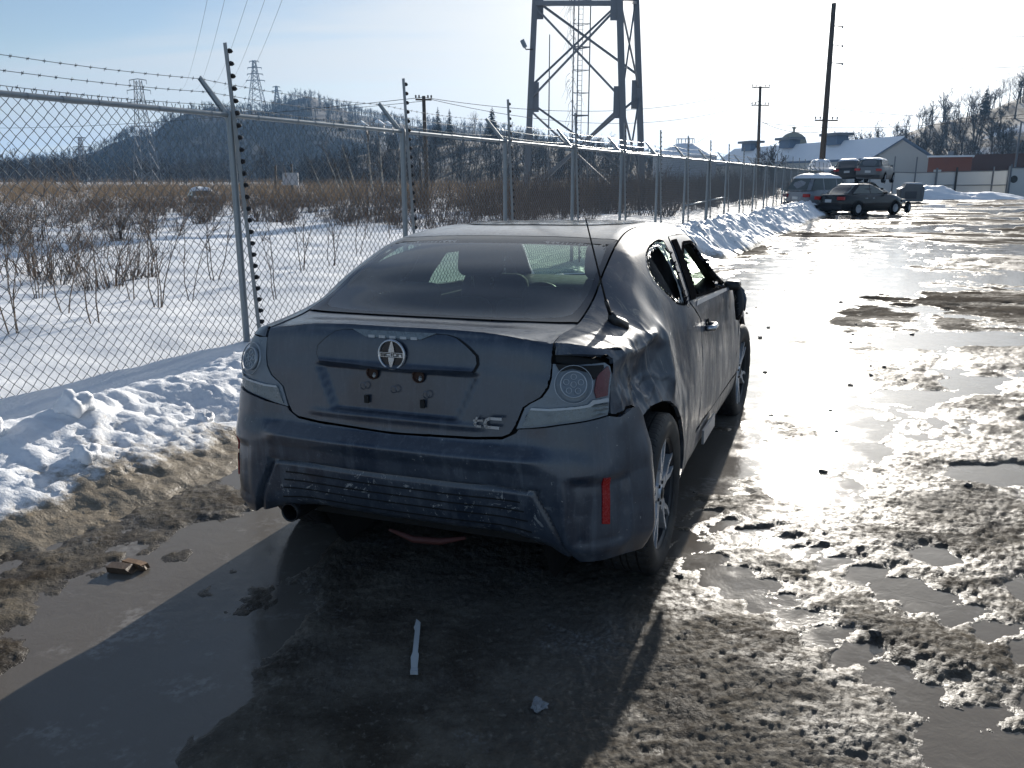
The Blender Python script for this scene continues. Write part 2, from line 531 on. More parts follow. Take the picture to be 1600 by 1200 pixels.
def bank_h(s, t):
    far = sstep(7, 13, s)
    tt = t + (fbm(s * .55, s * 0 + 3, 3) - .5) * .55
    hmax = .10 * (1 - far) + .36 * far
    hmax = hmax * (.72 + .6 * fbm(s * .8, t * .5, 3, seed=3))
    up = sstep(.15, .95, tt); dn = 1 - sstep(1.0, 2.05 + .3 * far, tt)
    h = hmax * up * dn
    base = .19 * (1 - sstep(.9, 2.0, t)) - .07 * np.exp(-((t - .45) / .25) ** 2) * (1 - far)
    ch = (ridged(s * 2.6, t * 2.6, 4, .55, seed=7) - .5) * (.030 + .12 * far) + (fbm(s * 7, t * 7, 4, .6, seed=8) - .5) * (.05 + .04 * far) + (ridged(s * 12, t * 12, 3, .6, seed=18) - .5) * .045
    blk = np.clip((vnoise(s * 4.2, t * 4.2) - .55) * 3, 0, 1) * (.004 + .09 * far)
    lump = up * sstep(2.25 + .3 * far, 1.2, tt)
    edge = sstep(2.5, 1.9, t)
    slush = sstep(2.45, 1.9, t) * sstep(.7, 1.3, t)
    sm = .25 + .75 * sstep(.45, 1.0, tt)
    z = base + h + (ch * (.8 + .5 * far) + blk) * lump * sm + (fbm(s * 22, t * 22, 3, seed=4) - .5) * .03 * lump
    z = z + ((ridged(s * 16, t * 16, 4, .62, seed=19) - .52) * .024 + (fbm(s * 40, t * 40, 3, .6, seed=20) - .5) * .016) * slush
    z = z + (fbm(s * 1.1, t * 1.4, 3, seed=12) - .5) * .07 * (1 - up) + (fbm(s * 1.7, t * 1.9, 3, seed=25) - .5) * .16 * lump
    return z * edge - .10 * (1 - edge), tt
def strip(s0, s1, ds, t0, t1, dt):
    s_ = np.arange(s0, s1 + ds / 2, ds); t_ = np.arange(t0, t1 + dt / 2, dt)
    S_, T_ = np.meshgrid(s_, t_, indexing='ij')
    return S_, T_
print('bank')
def make_bank(name, s0, s1, d, label):
    S_, T_ = strip(s0, s1, d, -.06, 2.62, d)
    Z_, TT = bank_h(S_, T_)
    X_ = FA[0] + FD[0] * S_ + FN[0] * T_; Y_ = FA[1] + FD[1] * S_ + FN[1] * T_
    i_ = np.arange(S_.size).reshape(S_.shape)
    q = np.stack([i_[:-1, :-1], i_[:-1, 1:], i_[1:, 1:], i_[1:, :-1]], -1).reshape(-1, 4)
    o = mesh_np(name, np.stack([X_, Y_, Z_], -1).reshape(-1, 3), q, SNOWD, smooth=True)
    dirt = sstep(.85, 2.35, TT + (fbm(S_ * 1.3, T_ * 1.3, 4, seed=15) - .5) * 1.3) * (1 - .55 * sstep(8, 14, S_))
    dirt = dirt + sstep(.12, .0, Z_) * .5 * sstep(1.2, 1.9, T_)
    add_attr(o, 'dirt', dirt)
    return tag(o, label, kind='structure')
make_bank('snow_bank', -7.5, 9.0, .024, 'ploughed snow bank soiled with mud along the near fence')
make_bank('snow_bank', 9.0, 62.0, .06, 'lumpy white snow bank along the far part of the fence')

def field_z(x, y):
    s_, t_ = f_st(x, y)
    d = np.sqrt(x * x + y * y)
    z = .13 + (fbm(x * .25, y * .25, 4, seed=21) - .42) * .26 * sstep(0, 4, -t_) + (fbm(x * 1.4, y * 1.4, 4, seed=22) - .5) * .10 * sstep(0, .8, -t_) + (fbm(x * 6, y * 6, 3, seed=23) - .5) * .03
    return z
print('field')
_s = np.concatenate([np.arange(-8, 24, .12), np.geomspace(24, 900, 90)])
_t = -np.concatenate([np.arange(0.0, 14, .12), np.geomspace(14, 900, 90)])
S_, T_ = np.meshgrid(_s, _t, indexing='ij')
X_ = FA[0] + FD[0] * S_ + FN[0] * T_; Y_ = FA[1] + FD[1] * S_ + FN[1] * T_
i_ = np.arange(S_.size).reshape(S_.shape)
q = np.stack([i_[:-1, :-1], i_[1:, :-1], i_[1:, 1:], i_[:-1, 1:]], -1).reshape(-1, 4)
q = q[:, ::-1]
fld = mesh_np('snow_field', np.stack([X_, Y_, field_z(X_, Y_)], -1).reshape(-1, 3), q, SNOW, smooth=True)
tag(fld, 'flat snow covered field beyond the fence', kind='structure')
# ------------------------------------------------------------------ the grey coupe: control grids of the body surface
STN=[ # stations: q0..q6, centre of the top to the belt
[(0,-.645,1.085),(.30,-.64,1.083),(.50,-.625,1.066),(.595,-.60,1.052),(.66,-.57,1.045),(.735,-.505,1.022),(.785,-.40,1.0)],
[(0,-.50,1.080),(.30,-.50,1.079),(.50,-.50,1.073),(.59,-.50,1.066),(.665,-.47,1.055),(.738,-.41,1.032),(.802,-.31,.997)],
[(0,-.33,1.078),(.30,-.332,1.079),(.50,-.335,1.082),(.603,-.335,1.085),(.678,-.32,1.070),(.75,-.27,1.040),(.815,-.20,.995)],
[(0,-.125,1.168),(.30,-.125,1.165),(.50,-.125,1.157),(.60,-.125,1.149),(.686,-.12,1.105),(.766,-.09,1.045),(.823,-.04,.995)],
[(0,.09,1.268),(.30,.09,1.266),(.49,.09,1.257),(.585,.09,1.247),(.682,.09,1.190),(.762,.10,1.10),(.828,.12,1.0)],
[(0,.40,1.368),(.28,.40,1.366),(.46,.40,1.359),(.562,.40,1.350),(.662,.40,1.290),(.754,.40,1.15),(.830,.40,1.003)],
[(0,.75,1.408),(.26,.75,1.406),(.43,.75,1.402),(.535,.75,1.393),(.648,.75,1.335),(.752,.75,1.17),(.832,.75,1.002)],
[(0,1.10,1.415),(.26,1.10,1.414),(.44,1.10,1.410),(.545,1.10,1.400),(.648,1.10,1.345),(.752,1.10,1.17),(.833,1.10,.997)],
[(0,1.50,1.412),(.26,1.50,1.411),(.43,1.50,1.406),(.54,1.50,1.395),(.642,1.50,1.340),(.751,1.50,1.16),(.838,1.50,.985)],
[(0,1.85,1.385),(.25,1.85,1.383),(.42,1.85,1.375),(.52,1.85,1.362),(.625,1.85,1.310),(.746,1.85,1.14),(.840,1.85,.975)],
[(0,2.25,1.225),(.28,2.24,1.222),(.46,2.22,1.212),(.57,2.20,1.200),(.648,2.20,1.165),(.755,2.20,1.06),(.840,2.20,.960)],
[(0,2.62,1.055),(.30,2.60,1.055),(.50,2.55,1.05),(.63,2.50,1.03),(.70,2.48,1.01),(.78,2.48,.97),(.835,2.50,.920)],
[(0,2.80,.985),(.30,2.78,.985),(.50,2.75,.975),(.65,2.72,.95),(.72,2.72,.94),(.79,2.74,.912),(.832,2.78,.880)],
[(0,3.16,.90),(.30,3.16,.895),(.50,3.13,.87),(.62,3.08,.845),(.68,3.06,.835),(.74,3.04,.825),(.785,3.02,.815)],
[(0,3.50,.74),(.20,3.48,.74),(.35,3.44,.745),(.45,3.40,.75),(.55,3.34,.76),(.62,3.30,.765),(.69,3.24,.77)],
]
# rear columns c0..c4 : (reference x,y), top = lip
REAR_TOP=[(0,-.645,1.085),(.30,-.64,1.083),(.55,-.615,1.060),(.66,-.57,1.045),(.735,-.505,1.022)]
REAR_REF=[(0,-.725),(.30,-.72),(.55,-.695),(.70,-.665),(.785,-.60)]
REAR_N=[(0,-1),(.05,-1),(.12,-1),(.35,-.94),(.72,-.70)]
SIDE_REF=[(.843,-.48),(.875,-.35),(.893,-.20),(.901,-.02),(.903,.14),(.900,.40),(.891,.75),(.883,1.10),(.885,1.50),(.887,1.85),(.890,2.20),(.892,2.52),(.890,2.80),(.865,3.08),(.78,3.30)]
SIDE_N=[(.93,-.36),(.97,-.24),(.99,-.12),(1,-.06),(1,0),(1,0),(1,0),(1,0),(1,0),(1,0),(1,0),(1,0),(1,.05),(.92,.4),(.75,.66)]
ZBOT_R=[.305,.305,.305,.305,.305]
ZBOT_S=[.30,.285,.25,.215,.20,.20,.20,.20,.20,.20,.20,.20,.20,.21,.22]
FR=[0,.10,.25,.41,.53,.69,.84]
INS_R=[.10,.045,.015,0,.018,.03,.045]
INS_S=[.055,.02,.004,0,.003,.014,.032]
def build():
    G=[];cols=[]
    for i in range(5):
        x,y=REAR_REF[i];n=np.array(REAR_N[i],float);n/=np.hypot(*n);zb=ZBOT_R[i];zt=REAR_TOP[i][2]
        k=min(1,max(0,(i-2)/3));c=[]
        for f,a,b in zip(FR,INS_R,INS_S):
            d=a*(1-k)+b*k;c.append((x-n[0]*d,y-n[1]*d,zb+(zt-zb)*f))
        c.append(REAR_TOP[i]);gh=np.array(REAR_TOP[i])+np.array([-n[0]*.12,-n[1]*.12,.0]);c.append(tuple(gh));cols.append(c)
    for i in range(15):
        x,y=SIDE_REF[i];n=np.array(SIDE_N[i],float);n/=np.hypot(*n);zb=ZBOT_S[i];st=STN[i];zt=st[6][2];c=[]
        for f,d in zip(FR,INS_S): c.append((x-n[0]*d,y-n[1]*d,zb+(zt-zb)*f))
        c.append(st[6]);c.append(st[5]);cols.append(c)
        G.append(list(st)+c[:7][::-1])
    return np.array(G,float),np.array(cols,float)
GG,BB=build()   # GG[station 15][q 14], BB[col 20][row 9]
BB=np.concatenate([(BB[:0:-1]*np.array([-1,1,1])),BB]) # mirrored columns so the centre is smooth: index c -> c+4
GG=np.concatenate([GG[:,:0:-1]*np.array([-1,1,1]),GG],1) # q -> q+4
def _w(t): return np.stack([-.5*t+t*t-.5*t**3,1-2.5*t*t+1.5*t**3,.5*t+2*t*t-1.5*t**3,-.5*t*t+.5*t**3],-1)
def _idx(u,n):
    i=np.clip(np.floor(u).astype(int),0,n-2);return i,u-i
def ev(A,u,v):
    u=np.asarray(u,float);v=np.asarray(v,float)
    # pad ends by linear extrapolation
    P=np.concatenate([2*A[:1]-A[1:2],A,2*A[-1:]-A[-2:-1]],0);P=np.concatenate([2*P[:,:1]-P[:,1:2],P,2*P[:,-1:]-P[:,-2:-1]],1)
    i,t=_idx(u,A.shape[0]);j,s=_idx(v,A.shape[1]);wu=_w(t);wv=_w(s);r=0
    for a in range(4):
        for b in range(4): r=r+(wu[...,a]*wv[...,b])[...,None]*P[i+a,j+b]
    return r
class Surf:
    def __init__(s, A, uo=0, vo=0, flip=False):
        s.A = A; s.uo = uo; s.vo = vo; s.flip = flip
    def p(s, u, v):
        return ev(s.A, np.asarray(u, float) + s.uo, np.asarray(v, float) + s.vo)
    def n(s, u, v):
        e = 1e-3; u = np.asarray(u, float); v = np.asarray(v, float)
        n_ = np.cross(s.p(u + e, v) - s.p(u - e, v), s.p(u, v + e) - s.p(u, v - e))
        n_ /= np.linalg.norm(n_, axis=-1, keepdims=True) + 1e-12
        return -n_ if s.flip else n_
REARS = Surf(BB, 19, 0, False)      # wraps rear face and sides: u = column, v = row
ACROSS = Surf(GG, 0, 13, True)      # stations along the car: u = station, v = across from the centre

def clip_cell(poly, x0, x1, y0, y1):
    for ax, val, sg in ((0, x0, 1), (0, x1, -1), (1, y0, 1), (1, y1, -1)):
        out = []
        n = len(poly)
        if n == 0: return out
        for i in range(n):
            a = poly[i]; b = poly[(i + 1) % n]
            ia = (a[ax] - val) * sg >= 0; ib = (b[ax] - val) * sg >= 0
            if ia: out.append(a)
            if ia != ib:
                t = (val - a[ax]) / (b[ax] - a[ax])
                q = [a[0] + t * (b[0] - a[0]), a[1] + t * (b[1] - a[1])]; q[ax] = val
                out.append(tuple(q))
        poly = out
    return poly
def pip(poly, x, y):
    ins = np.zeros(x.shape, bool); n = len(poly)
    for i in range(n):
        (x0, y0), (x1, y1) = poly[i], poly[(i + 1) % n]
        if y0 == y1: continue
        c_ = ((y0 > y) != (y1 > y)) & (x < (x1 - x0) * (y - y0) / (y1 - y0) + x0)
        ins ^= c_
    return ins
def keyhole(outer, hole):
    """join an outer ring and a hole ring (opposite windings) into one ring"""
    def area(p): return sum(p[i][0] * p[(i + 1) % len(p)][1] - p[(i + 1) % len(p)][0] * p[i][1] for i in range(len(p)))
    if area(outer) * area(hole) > 0: hole = hole[::-1]
    bi = min(((a[0] - b[0]) ** 2 + (a[1] - b[1]) ** 2, i, j) for i, a in enumerate(outer) for j, b in enumerate(hole))
    _, i, j = bi
    return outer[:i + 1] + hole[j:] + hole[:j + 1] + outer[i:]
def rounded(poly, it=2, keep=()):
    """Chaikin corner cutting"""
    for _ in range(it):
        out = []
        n = len(poly)
        for i in range(n):
            a, b = poly[i], poly[(i + 1) % n]
            out += [(a[0] * .78 + b[0] * .22, a[1] * .78 + b[1] * .22), (a[0] * .22 + b[0] * .78, a[1] * .22 + b[1] * .78)]
        poly = out
    return poly
PATCH_INFO = []
def on_poly(poly, x, y, eps):
    for i in range(len(poly)):
        (x0, y0), (x1, y1) = poly[i], poly[(i + 1) % len(poly)]
        dx, dy = x1 - x0, y1 - y0; L2 = dx * dx + dy * dy
        t = 0 if L2 == 0 else max(0, min(1, ((x - x0) * dx + (y - y0) * dy) / L2))
        if abs(x0 + t * dx - x) < eps and abs(y0 + t * dy - y) < eps: return True
    return False
def patch(surf, poly, du, dv, off=None, mirror=False):
    """cells of the surface inside a polygon -> (V, F); off(P, N) gives the outward offset"""
    px_ = np.array([p[0] for p in poly]); py_ = np.array([p[1] for p in poly])
    u0 = math.floor(px_.min() / du) * du; v0 = math.floor(py_.min() / dv) * dv
    nu = int(math.ceil((px_.max() - u0) / du)); nv = int(math.ceil((py_.max() - v0) / dv))
    bnd = np.zeros((nu + 2, nv + 2), bool)
    n = len(poly)
    for i in range(n):
        (x0, y0), (x1, y1) = poly[i], poly[(i + 1) % n]
        L_ = max(abs(x1 - x0) / du, abs(y1 - y0) / dv); k = int(L_ * 6) + 2
        tt = np.linspace(0, 1, k)
        fx = (x0 + (x1 - x0) * tt - u0) / du; fy = (y0 + (y1 - y0) * tt - v0) / dv
        for ox in (-1e-6, 1e-6):
            for oy in (-1e-6, 1e-6):
                bnd[np.clip(np.floor(fx + ox).astype(int), 0, nu), np.clip(np.floor(fy + oy).astype(int), 0, nv)] = True
    I_, J_ = np.meshgrid(np.arange(nu), np.arange(nv), indexing='ij')
    ins = pip(poly, u0 + (I_ + .5) * du, v0 + (J_ + .5) * dv)
    uv = []; F = []; key = {}
    def vid(a, b):
        k = (round(a, 5), round(b, 5))
        if k not in key: key[k] = len(uv); uv.append(k)
        return key[k]
    for i in range(nu):
        for j in range(nv):
            x0, x1, y0, y1 = u0 + i * du, u0 + (i + 1) * du, v0 + j * dv, v0 + (j + 1) * dv
            if bnd[i, j]:
                c_ = clip_cell(poly, x0, x1, y0, y1)
                f = []
                for a, b in c_:
                    k = vid(a, b)
                    if not f or (k != f[-1] and k != f[0]): f.append(k)
                if len(set(f)) == len(f) and len(f) >= 3:
                    ar = sum(uv[f[a]][0] * uv[f[(a + 1) % len(f)]][1] - uv[f[(a + 1) % len(f)]][0] * uv[f[a]][1] for a in range(len(f)))
                    if abs(ar) > 1e-7: F.append(f if ar > 0 else f[::-1])
                elif len(set(f)) >= 3:
                    g = list(dict.fromkeys(f)); F.append(g)
            elif ins[i, j]:
                F.append([vid(x0, y0), vid(x1, y0), vid(x1, y1), vid(x0, y1)])
    uv = np.array(uv)
    P = surf.p(uv[:, 0], uv[:, 1]); N_ = surf.n(uv[:, 0], uv[:, 1])
    if off is not None:
        o_ = off(P, N_)
        P = P + N_ * np.asarray(o_)[..., None] if np.ndim(o_) < 2 else P + o_
    if surf.flip: F = [f[::-1] for f in F]
    if mirror:
        P = P * np.array([-1, 1, 1]); F = [f[::-1] for f in F]
    PATCH_INFO.append((P, uv, poly, du, dv))
    return P, F
def panel(name, patches, mat, parent=None, flange=.014, merge=.0012, ang=40, inward=None):
    bm = bmesh.new()
    for P, F in patches:
        vs = [bm.verts.new(p) for p in P]
        for f in F:
            try: bm.faces.new([vs[i] for i in f])
            except ValueError: pass
    bmesh.ops.remove_doubles(bm, verts=bm.verts, dist=merge)
    bm.normal_update()
    info = {}
    if flange:
        for P, F in patches:
            for P2, uv, poly, du_, dv_ in PATCH_INFO:
                if P2 is P:
                    for p, q in zip(P.astype(np.float32), uv): info[tuple(np.round(p, 5))] = (q, poly, du_, dv_)
        be = []
        for e in bm.edges:
            if len(e.link_faces) != 1: continue
            a = info.get(tuple(np.round(np.array(e.verts[0].co, np.float32), 5))); b = info.get(tuple(np.round(np.array(e.verts[1].co, np.float32), 5)))
            if a is not None and b is not None and a[1] is b[1]:
                mu, mv = (a[0][0] + b[0][0]) / 2, (a[0][1] + b[0][1]) / 2
                if not on_poly(a[1], mu, mv, 2e-3): continue      # an inner cell border, not the rim of the panel
            be.append(e)
    PATCH_INFO.clear()
    if flange:
        bv = {v for e in be for v in e.verts}
        nm = {v: v.normal.copy() for v in bv}
        r_ = bmesh.ops.extrude_edge_only(bm, edges=be)
        new = [g for g in r_['geom'] if isinstance(g, bmesh.types.BMVert)]
        src = {}
        for v in new:
            best = None
            for e in v.link_edges:
                o_ = e.other_vert(v)
                if o_ in nm: best = o_
            if best is not None: v.co = best.co - nm[best] * flange
    me = bpy.data.meshes.new(name); bm.to_mesh(me); bm.free()
    me.materials.append(mat)
    me.polygons.foreach_set('use_smooth', np.ones(len(me.polygons), bool))
    try: me.set_sharp_from_angle(angle=R(ang))
    except Exception: pass
    o = bpy.data.objects.new(name, me); COL.objects.link(o)
    if parent is not None: o.parent = parent
    return o
# nearest (station, q) for a side-view point (y, z)
_TU, _TV = np.meshgrid(np.arange(0, 13, .03), np.arange(3, 13.01, .03), indexing='ij')
_TP = ACROSS.p(_TU, _TV)
def inv_side(y, z):
    d = (_TP[..., 1] - y) ** 2 + (_TP[..., 2] - z) ** 2
    k = np.unravel_index(np.argmin(d), d.shape)
    return (float(_TU[k]), float(_TV[k]))
print('car')
def paint(name, dust=.35, streak=0.0, chips=False, coat=.7, base=(.014, .025, .046)):
    m = Mat(name)
    n1_ = m.noise(3.2, 6, .62); n2_ = m.noise(9, 6, .65, stretch=(1, 1, .28)); n3_ = m.noise(70, 4, .6)
    n4_ = m.noise(13, 5, .7, stretch=(1.6, 1.6, .12), loc=(4, 2, 9))
    f = m.math('ADD', m.math('MULTIPLY', m.rng(n1_, .34, .66), .55), m.math('ADD', m.math('MULTIPLY', m.rng(n2_, .40, .66), .40), m.math('MULTIPLY', m.rng(n4_, .50, .64), .62)))
    f = m.math('ADD', m.math('MULTIPLY', f, dust), m.math('MULTIPLY', m.rng(n3_, .54, .70), dust * .5))
    c = m.mix(f, base, (.110, .128, .152))
    rgh = m.rng(f, 0, .6, .30, .62)
    if streak:
        s1 = m.rng(m.noise(5, 6, .7, stretch=(2.2, 2.2, .35), dist=1.2), .55, .74, 0, streak)
        s2 = m.rng(m.noise(38, 4, .7, stretch=(.5, 1.6, .16), loc=(3, 1, 2), dist=.5), .63, .73, 0, streak * .9)
        sc = m.math('MAXIMUM', s1, s2)
        c = m.mix(sc, c, (.34, .31, .26))
        rgh = m.math('ADD', rgh, m.math('MULTIPLY', sc, .12))
    if chips:
        z = m.xyz()
        zone = m.math('MULTIPLY', m.rng(z[2], .56, .48), m.rng(z[2], .26, .33))
        zone = m.math('MULTIPLY', zone, m.rng(m.math('ABSOLUTE', z[0]), .66, .5))
        ch_ = m.math('MULTIPLY', m.rng(m.noise(24, 5, .75, stretch=(1, 1, .8), dist=1.2), .60, .625), zone)
        c = m.mix(ch_, c, (.34, .35, .35))
        rgh = m.math('ADD', rgh, m.math('MULTIPLY', ch_, .2))
        fl = m.math('MULTIPLY', m.rng(m.noise(46, 3, .7, loc=(7, 2, 1)), .70, .73), .8)
        c = m.mix(fl, c, (.30, .30, .30))
    m.set(Base_Color=c, Roughness=rgh, Metallic=.15)
    m.b.inputs['Coat Weight'].default_value = coat
    m.b.inputs['Coat Roughness'].default_value = .16
    m.set(Normal=m.bump(n3_, .06, .002))
    return m.m
PAINT = paint('dusty_grey_paint', .38)
PAINT_L = paint('dusty_bumper_paint', .50, 0, True)
PAINT_R = paint('scuffed_grey_paint', .60, .8, False, .22)
BLACK = plain('black_plastic', (.012, .012, .013), .45, 0, .3, 20)
TRIM = plain('matt_black_trim', (.010, .010, .011), .8, 0, .3, 20, 0, .0)
RUBBER = plain('black_rubber', (.014, .014, .015), .85, 0, .3, 30, .2, .0)
DARK = plain('dark_parts_and_gap_shade', (.010, .010, .010), .8, 0, .3, 10)
FABRIC = plain('charcoal_seat_fabric', (.018, .018, .020), .9, 0, .25, 60, .2)
CHROME = plain('dusty_chrome', (.50, .52, .55), .30, .9, .2, 30)
SILVER = plain('brushed_silver', (.36, .37, .39), .42, .55, .2, 20)
ALLOY = plain('machined_alloy', (.50, .53, .57), .34, .5, .2, 14)
ALLOYD = plain('dark_alloy', (.035, .038, .044), .45, .4, .3, 14)
REDP = plain('red_reflector', (.33, .012, .014), .25, 0, .15, 120, .1)
REDL = plain('red_lens', (.13, .030, .034), .3, 0, .25, 30)
LENS = plain('dusty_clear_lens', (.165, .195, .225), .34, .05, .35, 18)
LENS2 = plain('ribbed_clear_lens', (.17, .195, .205), .28, .15, .3, 40)
RING = plain('lamp_ring_trim', (.38, .41, .44), .35, .3, .2, 30)
RUST = plain('rusty_steel', (.055, .027, .018), .75, .2, .5, 30, .3)
SHARD = plain('crazed_glass_edge', (.42, .45, .45), .3, 0, .5, 90, .6)

def glass(name, tint, dust=.06, gloss=.9):
    m = Mat(name)
    m.n.remove(m.b)
    tr = m.n.new('ShaderNodeBsdfTransparent'); tr.inputs[0].default_value = (*tint, 1)
    gl = m.n.new('ShaderNodeBsdfGlossy'); gl.inputs['Roughness'].default_value = .04
    gl.inputs[0].default_value = (gloss, gloss, gloss, 1)
    df = m.n.new('ShaderNodeBsdfDiffuse'); df.inputs[0].default_value = (.30, .32, .33, 1)
    lw_ = m.n.new('ShaderNodeLayerWeight'); lw_.inputs['Blend'].default_value = .5
    fr_ = m.math('ADD', m.math('MULTIPLY', m.math('POWER', lw_.outputs['Facing'], 3.5), 1.1), .05)
    a = m.n.new('ShaderNodeMixShader'); b = m.n.new('ShaderNodeMixShader')
    m.l.new(m.rng(m.noise(4, 6, .65), .3, .75, dust * .5, dust * 1.6), a.inputs[0])
    m.l.new(tr.outputs[0], a.inputs[1]); m.l.new(df.outputs[0], a.inputs[2])
    m.l.new(fr_, b.inputs[0]); m.l.new(a.outputs[0], b.inputs[1]); m.l.new(gl.outputs[0], b.inputs[2])
    m.l.new(b.outputs[0], m.out.inputs[0])
    return m.m
GLASS_R = glass('tinted_rear_glass', (.52, .62, .56), .035)
GLASS_S = glass('green_side_glass', (.66, .82, .70), .05)
FRIT = plain('ceramic_glass_border', (.018, .020, .026), .16, 0, .2, 10)

CAR = empty('hatchback_coupe', (-.18, 3.604, -.0027))
_ps, _cp, _cr = .376, .0171, -.0153
_c, _s = math.cos(_ps), math.sin(_ps)
_T = Matrix(((_c, _s, 0), (-_s, _c, 0), (0, 0, 1))) @ Matrix(((1, 0, _cr), (0, 1, _cp), (-_cr, -_cp, 1)))
CAR.rotation_euler = _T.to_quaternion().to_euler()
tag(CAR, 'dusty dark grey coupe with crushed right flank and smashed side windows, standing in the mud', 'car')

def half(poly):      # right half given from the centre line -> full symmetric ring
    return poly + [(-a, b) for a, b in poly[::-1] if a > 1e-6]

def g2(x, s): return np.exp(-(x / s) ** 2)
# ---- rear bumper
def bump_off(P, N):
    x, y, z = np.abs(P[:, 0]), P[:, 1], P[:, 2]
    w = sstep(.38, .74, x)
    o = .010 + w * np.interp(z, [.22, .30, .36, .46, .58, .70, .82], [.050, .066, .062, .036, .014, .004, -.004])
    o = o * sstep(-.30, -.40, y) * .6 + o * .4 + .014 * sstep(-.5, -.37, y) * sstep(.75, .6, z)
    lw = sstep(.62, .50, x)
    o = o + lw * np.interp(z, [.60, .640, .650, .690, .72], [.004, .022, .018, -.016, -.018])
    # recessed lower apron; its grooves follow as dark strips
    half_w = np.interp(z, [.28, .52], [.70, .57])
    rim = np.minimum(half_w - x, .540 - z)
    o = o - .012 * sstep(-.004, .004, rim) - .012 * g2(rim - .008, .009)
    inside = sstep(.03, .05, rim)
    o = o - .022 * sstep(.36, .29, z) * sstep(.66, .58, x)
    # pocket round each reflector
    o = o - .016 * sstep(.655, .70, x) * sstep(.35, .38, z) * sstep(.60, .56, z) * sstep(-.50, -.545, y)
    o = o + (fbm(P[:, 0] * 4 + 7, z * 6, 3, seed=31) - .5) * .006
    return o
bp = [(0, 3.74), (1.10, 3.86), (1.50, 3.98), (1.70, 4.22), (1.74, 4.34), (2.56, 4.61), (3.5, 4.84), (4.22, 5.01), (4.45, 4.98), (4.62, 4.96), (5.24, 5.19), (5.62, 5.17), (5.84, 4.80), (6.0, 3.9), (6.02, 2.8), (6.0, 1.9), (5.96, .8), (5.85, .02),
      (4.78, .02), (3.2, .02), (2.64, .15), (1.4, .25), (.5, .3), (0, .3)]
bumper = panel('rear_bumper', [patch(REARS, half(bp), .05, .06, bump_off)], PAINT_L, CAR, .02)
_cv = np.linspace(0, 2.2, 23); _vv = np.linspace(0, 4, 161)
def row_at(c, z):
    return float(np.interp(z, REARS.p(np.full(161, c), _vv)[:, 2], _vv))
for zg, c1 in ((.487, 1.78), (.452, 1.84), (.417, 1.90), (.378, 1.96)):
    cs = np.linspace(-c1, c1, 41)
    ring = [(float(c), row_at(abs(c), zg - .0030)) for c in cs] + [(float(c), row_at(abs(c), zg + .0030)) for c in cs[::-1]]
    panel('apron_groove_shade', [patch(REARS, ring, .1, .05, lambda P, N: bump_off(P, N) + .0014)], DARK, bumper, 0)  # dark strip on the skin; a groove's shade put into colour
    ring = [(float(c), row_at(abs(c), zg - .0068)) for c in cs] + [(float(c), row_at(abs(c), zg - .0032)) for c in cs[::-1]]
    panel('apron_rib', [patch(REARS, ring, .1, .05, lambda P, N: bump_off(P, N) + .004)], PAINT_L, bumper, 0)
for sgn in (1, -1):
    rp = [(3.81, 1.50), (4.06, 1.46), (4.10, 2.86), (3.85, 2.86)]
    o = panel('reflector', [patch(REARS, rp, .06, .2, lambda P, N: bump_off(P, N) + .006, sgn < 0)], REDP, bumper, .012)
    if sgn < 0: o['label'] = 'dark red bumper reflector at the fence side'
# torn lower trim hanging below
MB().tube([(-.06, -.655, .285), (.05, -.66, .262), (.16, -.655, .268), (.26, -.64, .292)], [.006, .014, .014, .006], 7).build('torn_undertray', plain('torn_red_trim', (.07, .018, .014), .7), CAR, True)
ex = MB()
ex.lathe([(.034, 0), (.037, -.005), (.040, -.004), (.041, .02), (.039, .25), (.025, .4)], 'Y', (-.53, -.650, .290), 24)
ex.lathe([(.034, 0), (.033, .2)], 'Y', (-.53, -.650, .290), 24)
exo = ex.build('exhaust_pipe', BLACK, CAR, True, False)

# ---- boot lid: rear face and deck in one skin
def lid_off(P, N):
    x, y, z = np.abs(P[:, 0]), P[:, 1], P[:, 2]
    hw = np.interp(z, [.77, .93], [.262, .335])
    rim = np.minimum(np.minimum(hw - x, z - .762), .935 - z)
    o = -.004 - .020 * sstep(-.006, .012, rim)
    o = o + .004 * g2(z - .748, .012) * sstep(.40, .33, x)
    o = o - .006 * sstep(.04, .055, rim) * g2(np.abs(x - .16), .004)
    o = o + .006 * sstep(1.06, 1.085, z) * sstep(-.60, -.64, y)
    return o + (fbm(P[:, 0] * 5, z * 5, 3, seed=33) - .5) * .003
lp = [(0, 3.84), (.14, 3.84), (1.12, 3.96), (1.50, 4.08), (1.61, 4.2), (1.70, 4.5), (1.80, 5.0), (1.90, 5.14), (2.10, 5.38), (2.24, 5.7), (2.30, 6.05), (2.32, 6.46), (2.31, 7.0), (0, 7.0)]
lid_rear = patch(REARS, half(lp), .05, .05, lid_off)
dk = [(0, -2.965), (0, 2.965), (2.0, 2.965), (2.0, -2.965)]
lid_deck = patch(ACROSS, dk, .1, .1, lid_off)
lid = panel('trunk_lid', [lid_rear, lid_deck], PAINT, CAR, .016, .004, 50)
gp = [(0, 5.80), (1.08, 5.90), (1.13, 6.12), (1.11, 6.32), (.98, 6.52), (.82, 6.72), (.70, 6.78), (0, 6.80)]
garn = panel('garnish_panel', [patch(REARS, half(gp), .06, .06, lambda P, N: .007 + .012 * sstep(.955, .935, P[:, 2]))], PAINT, lid, .016)
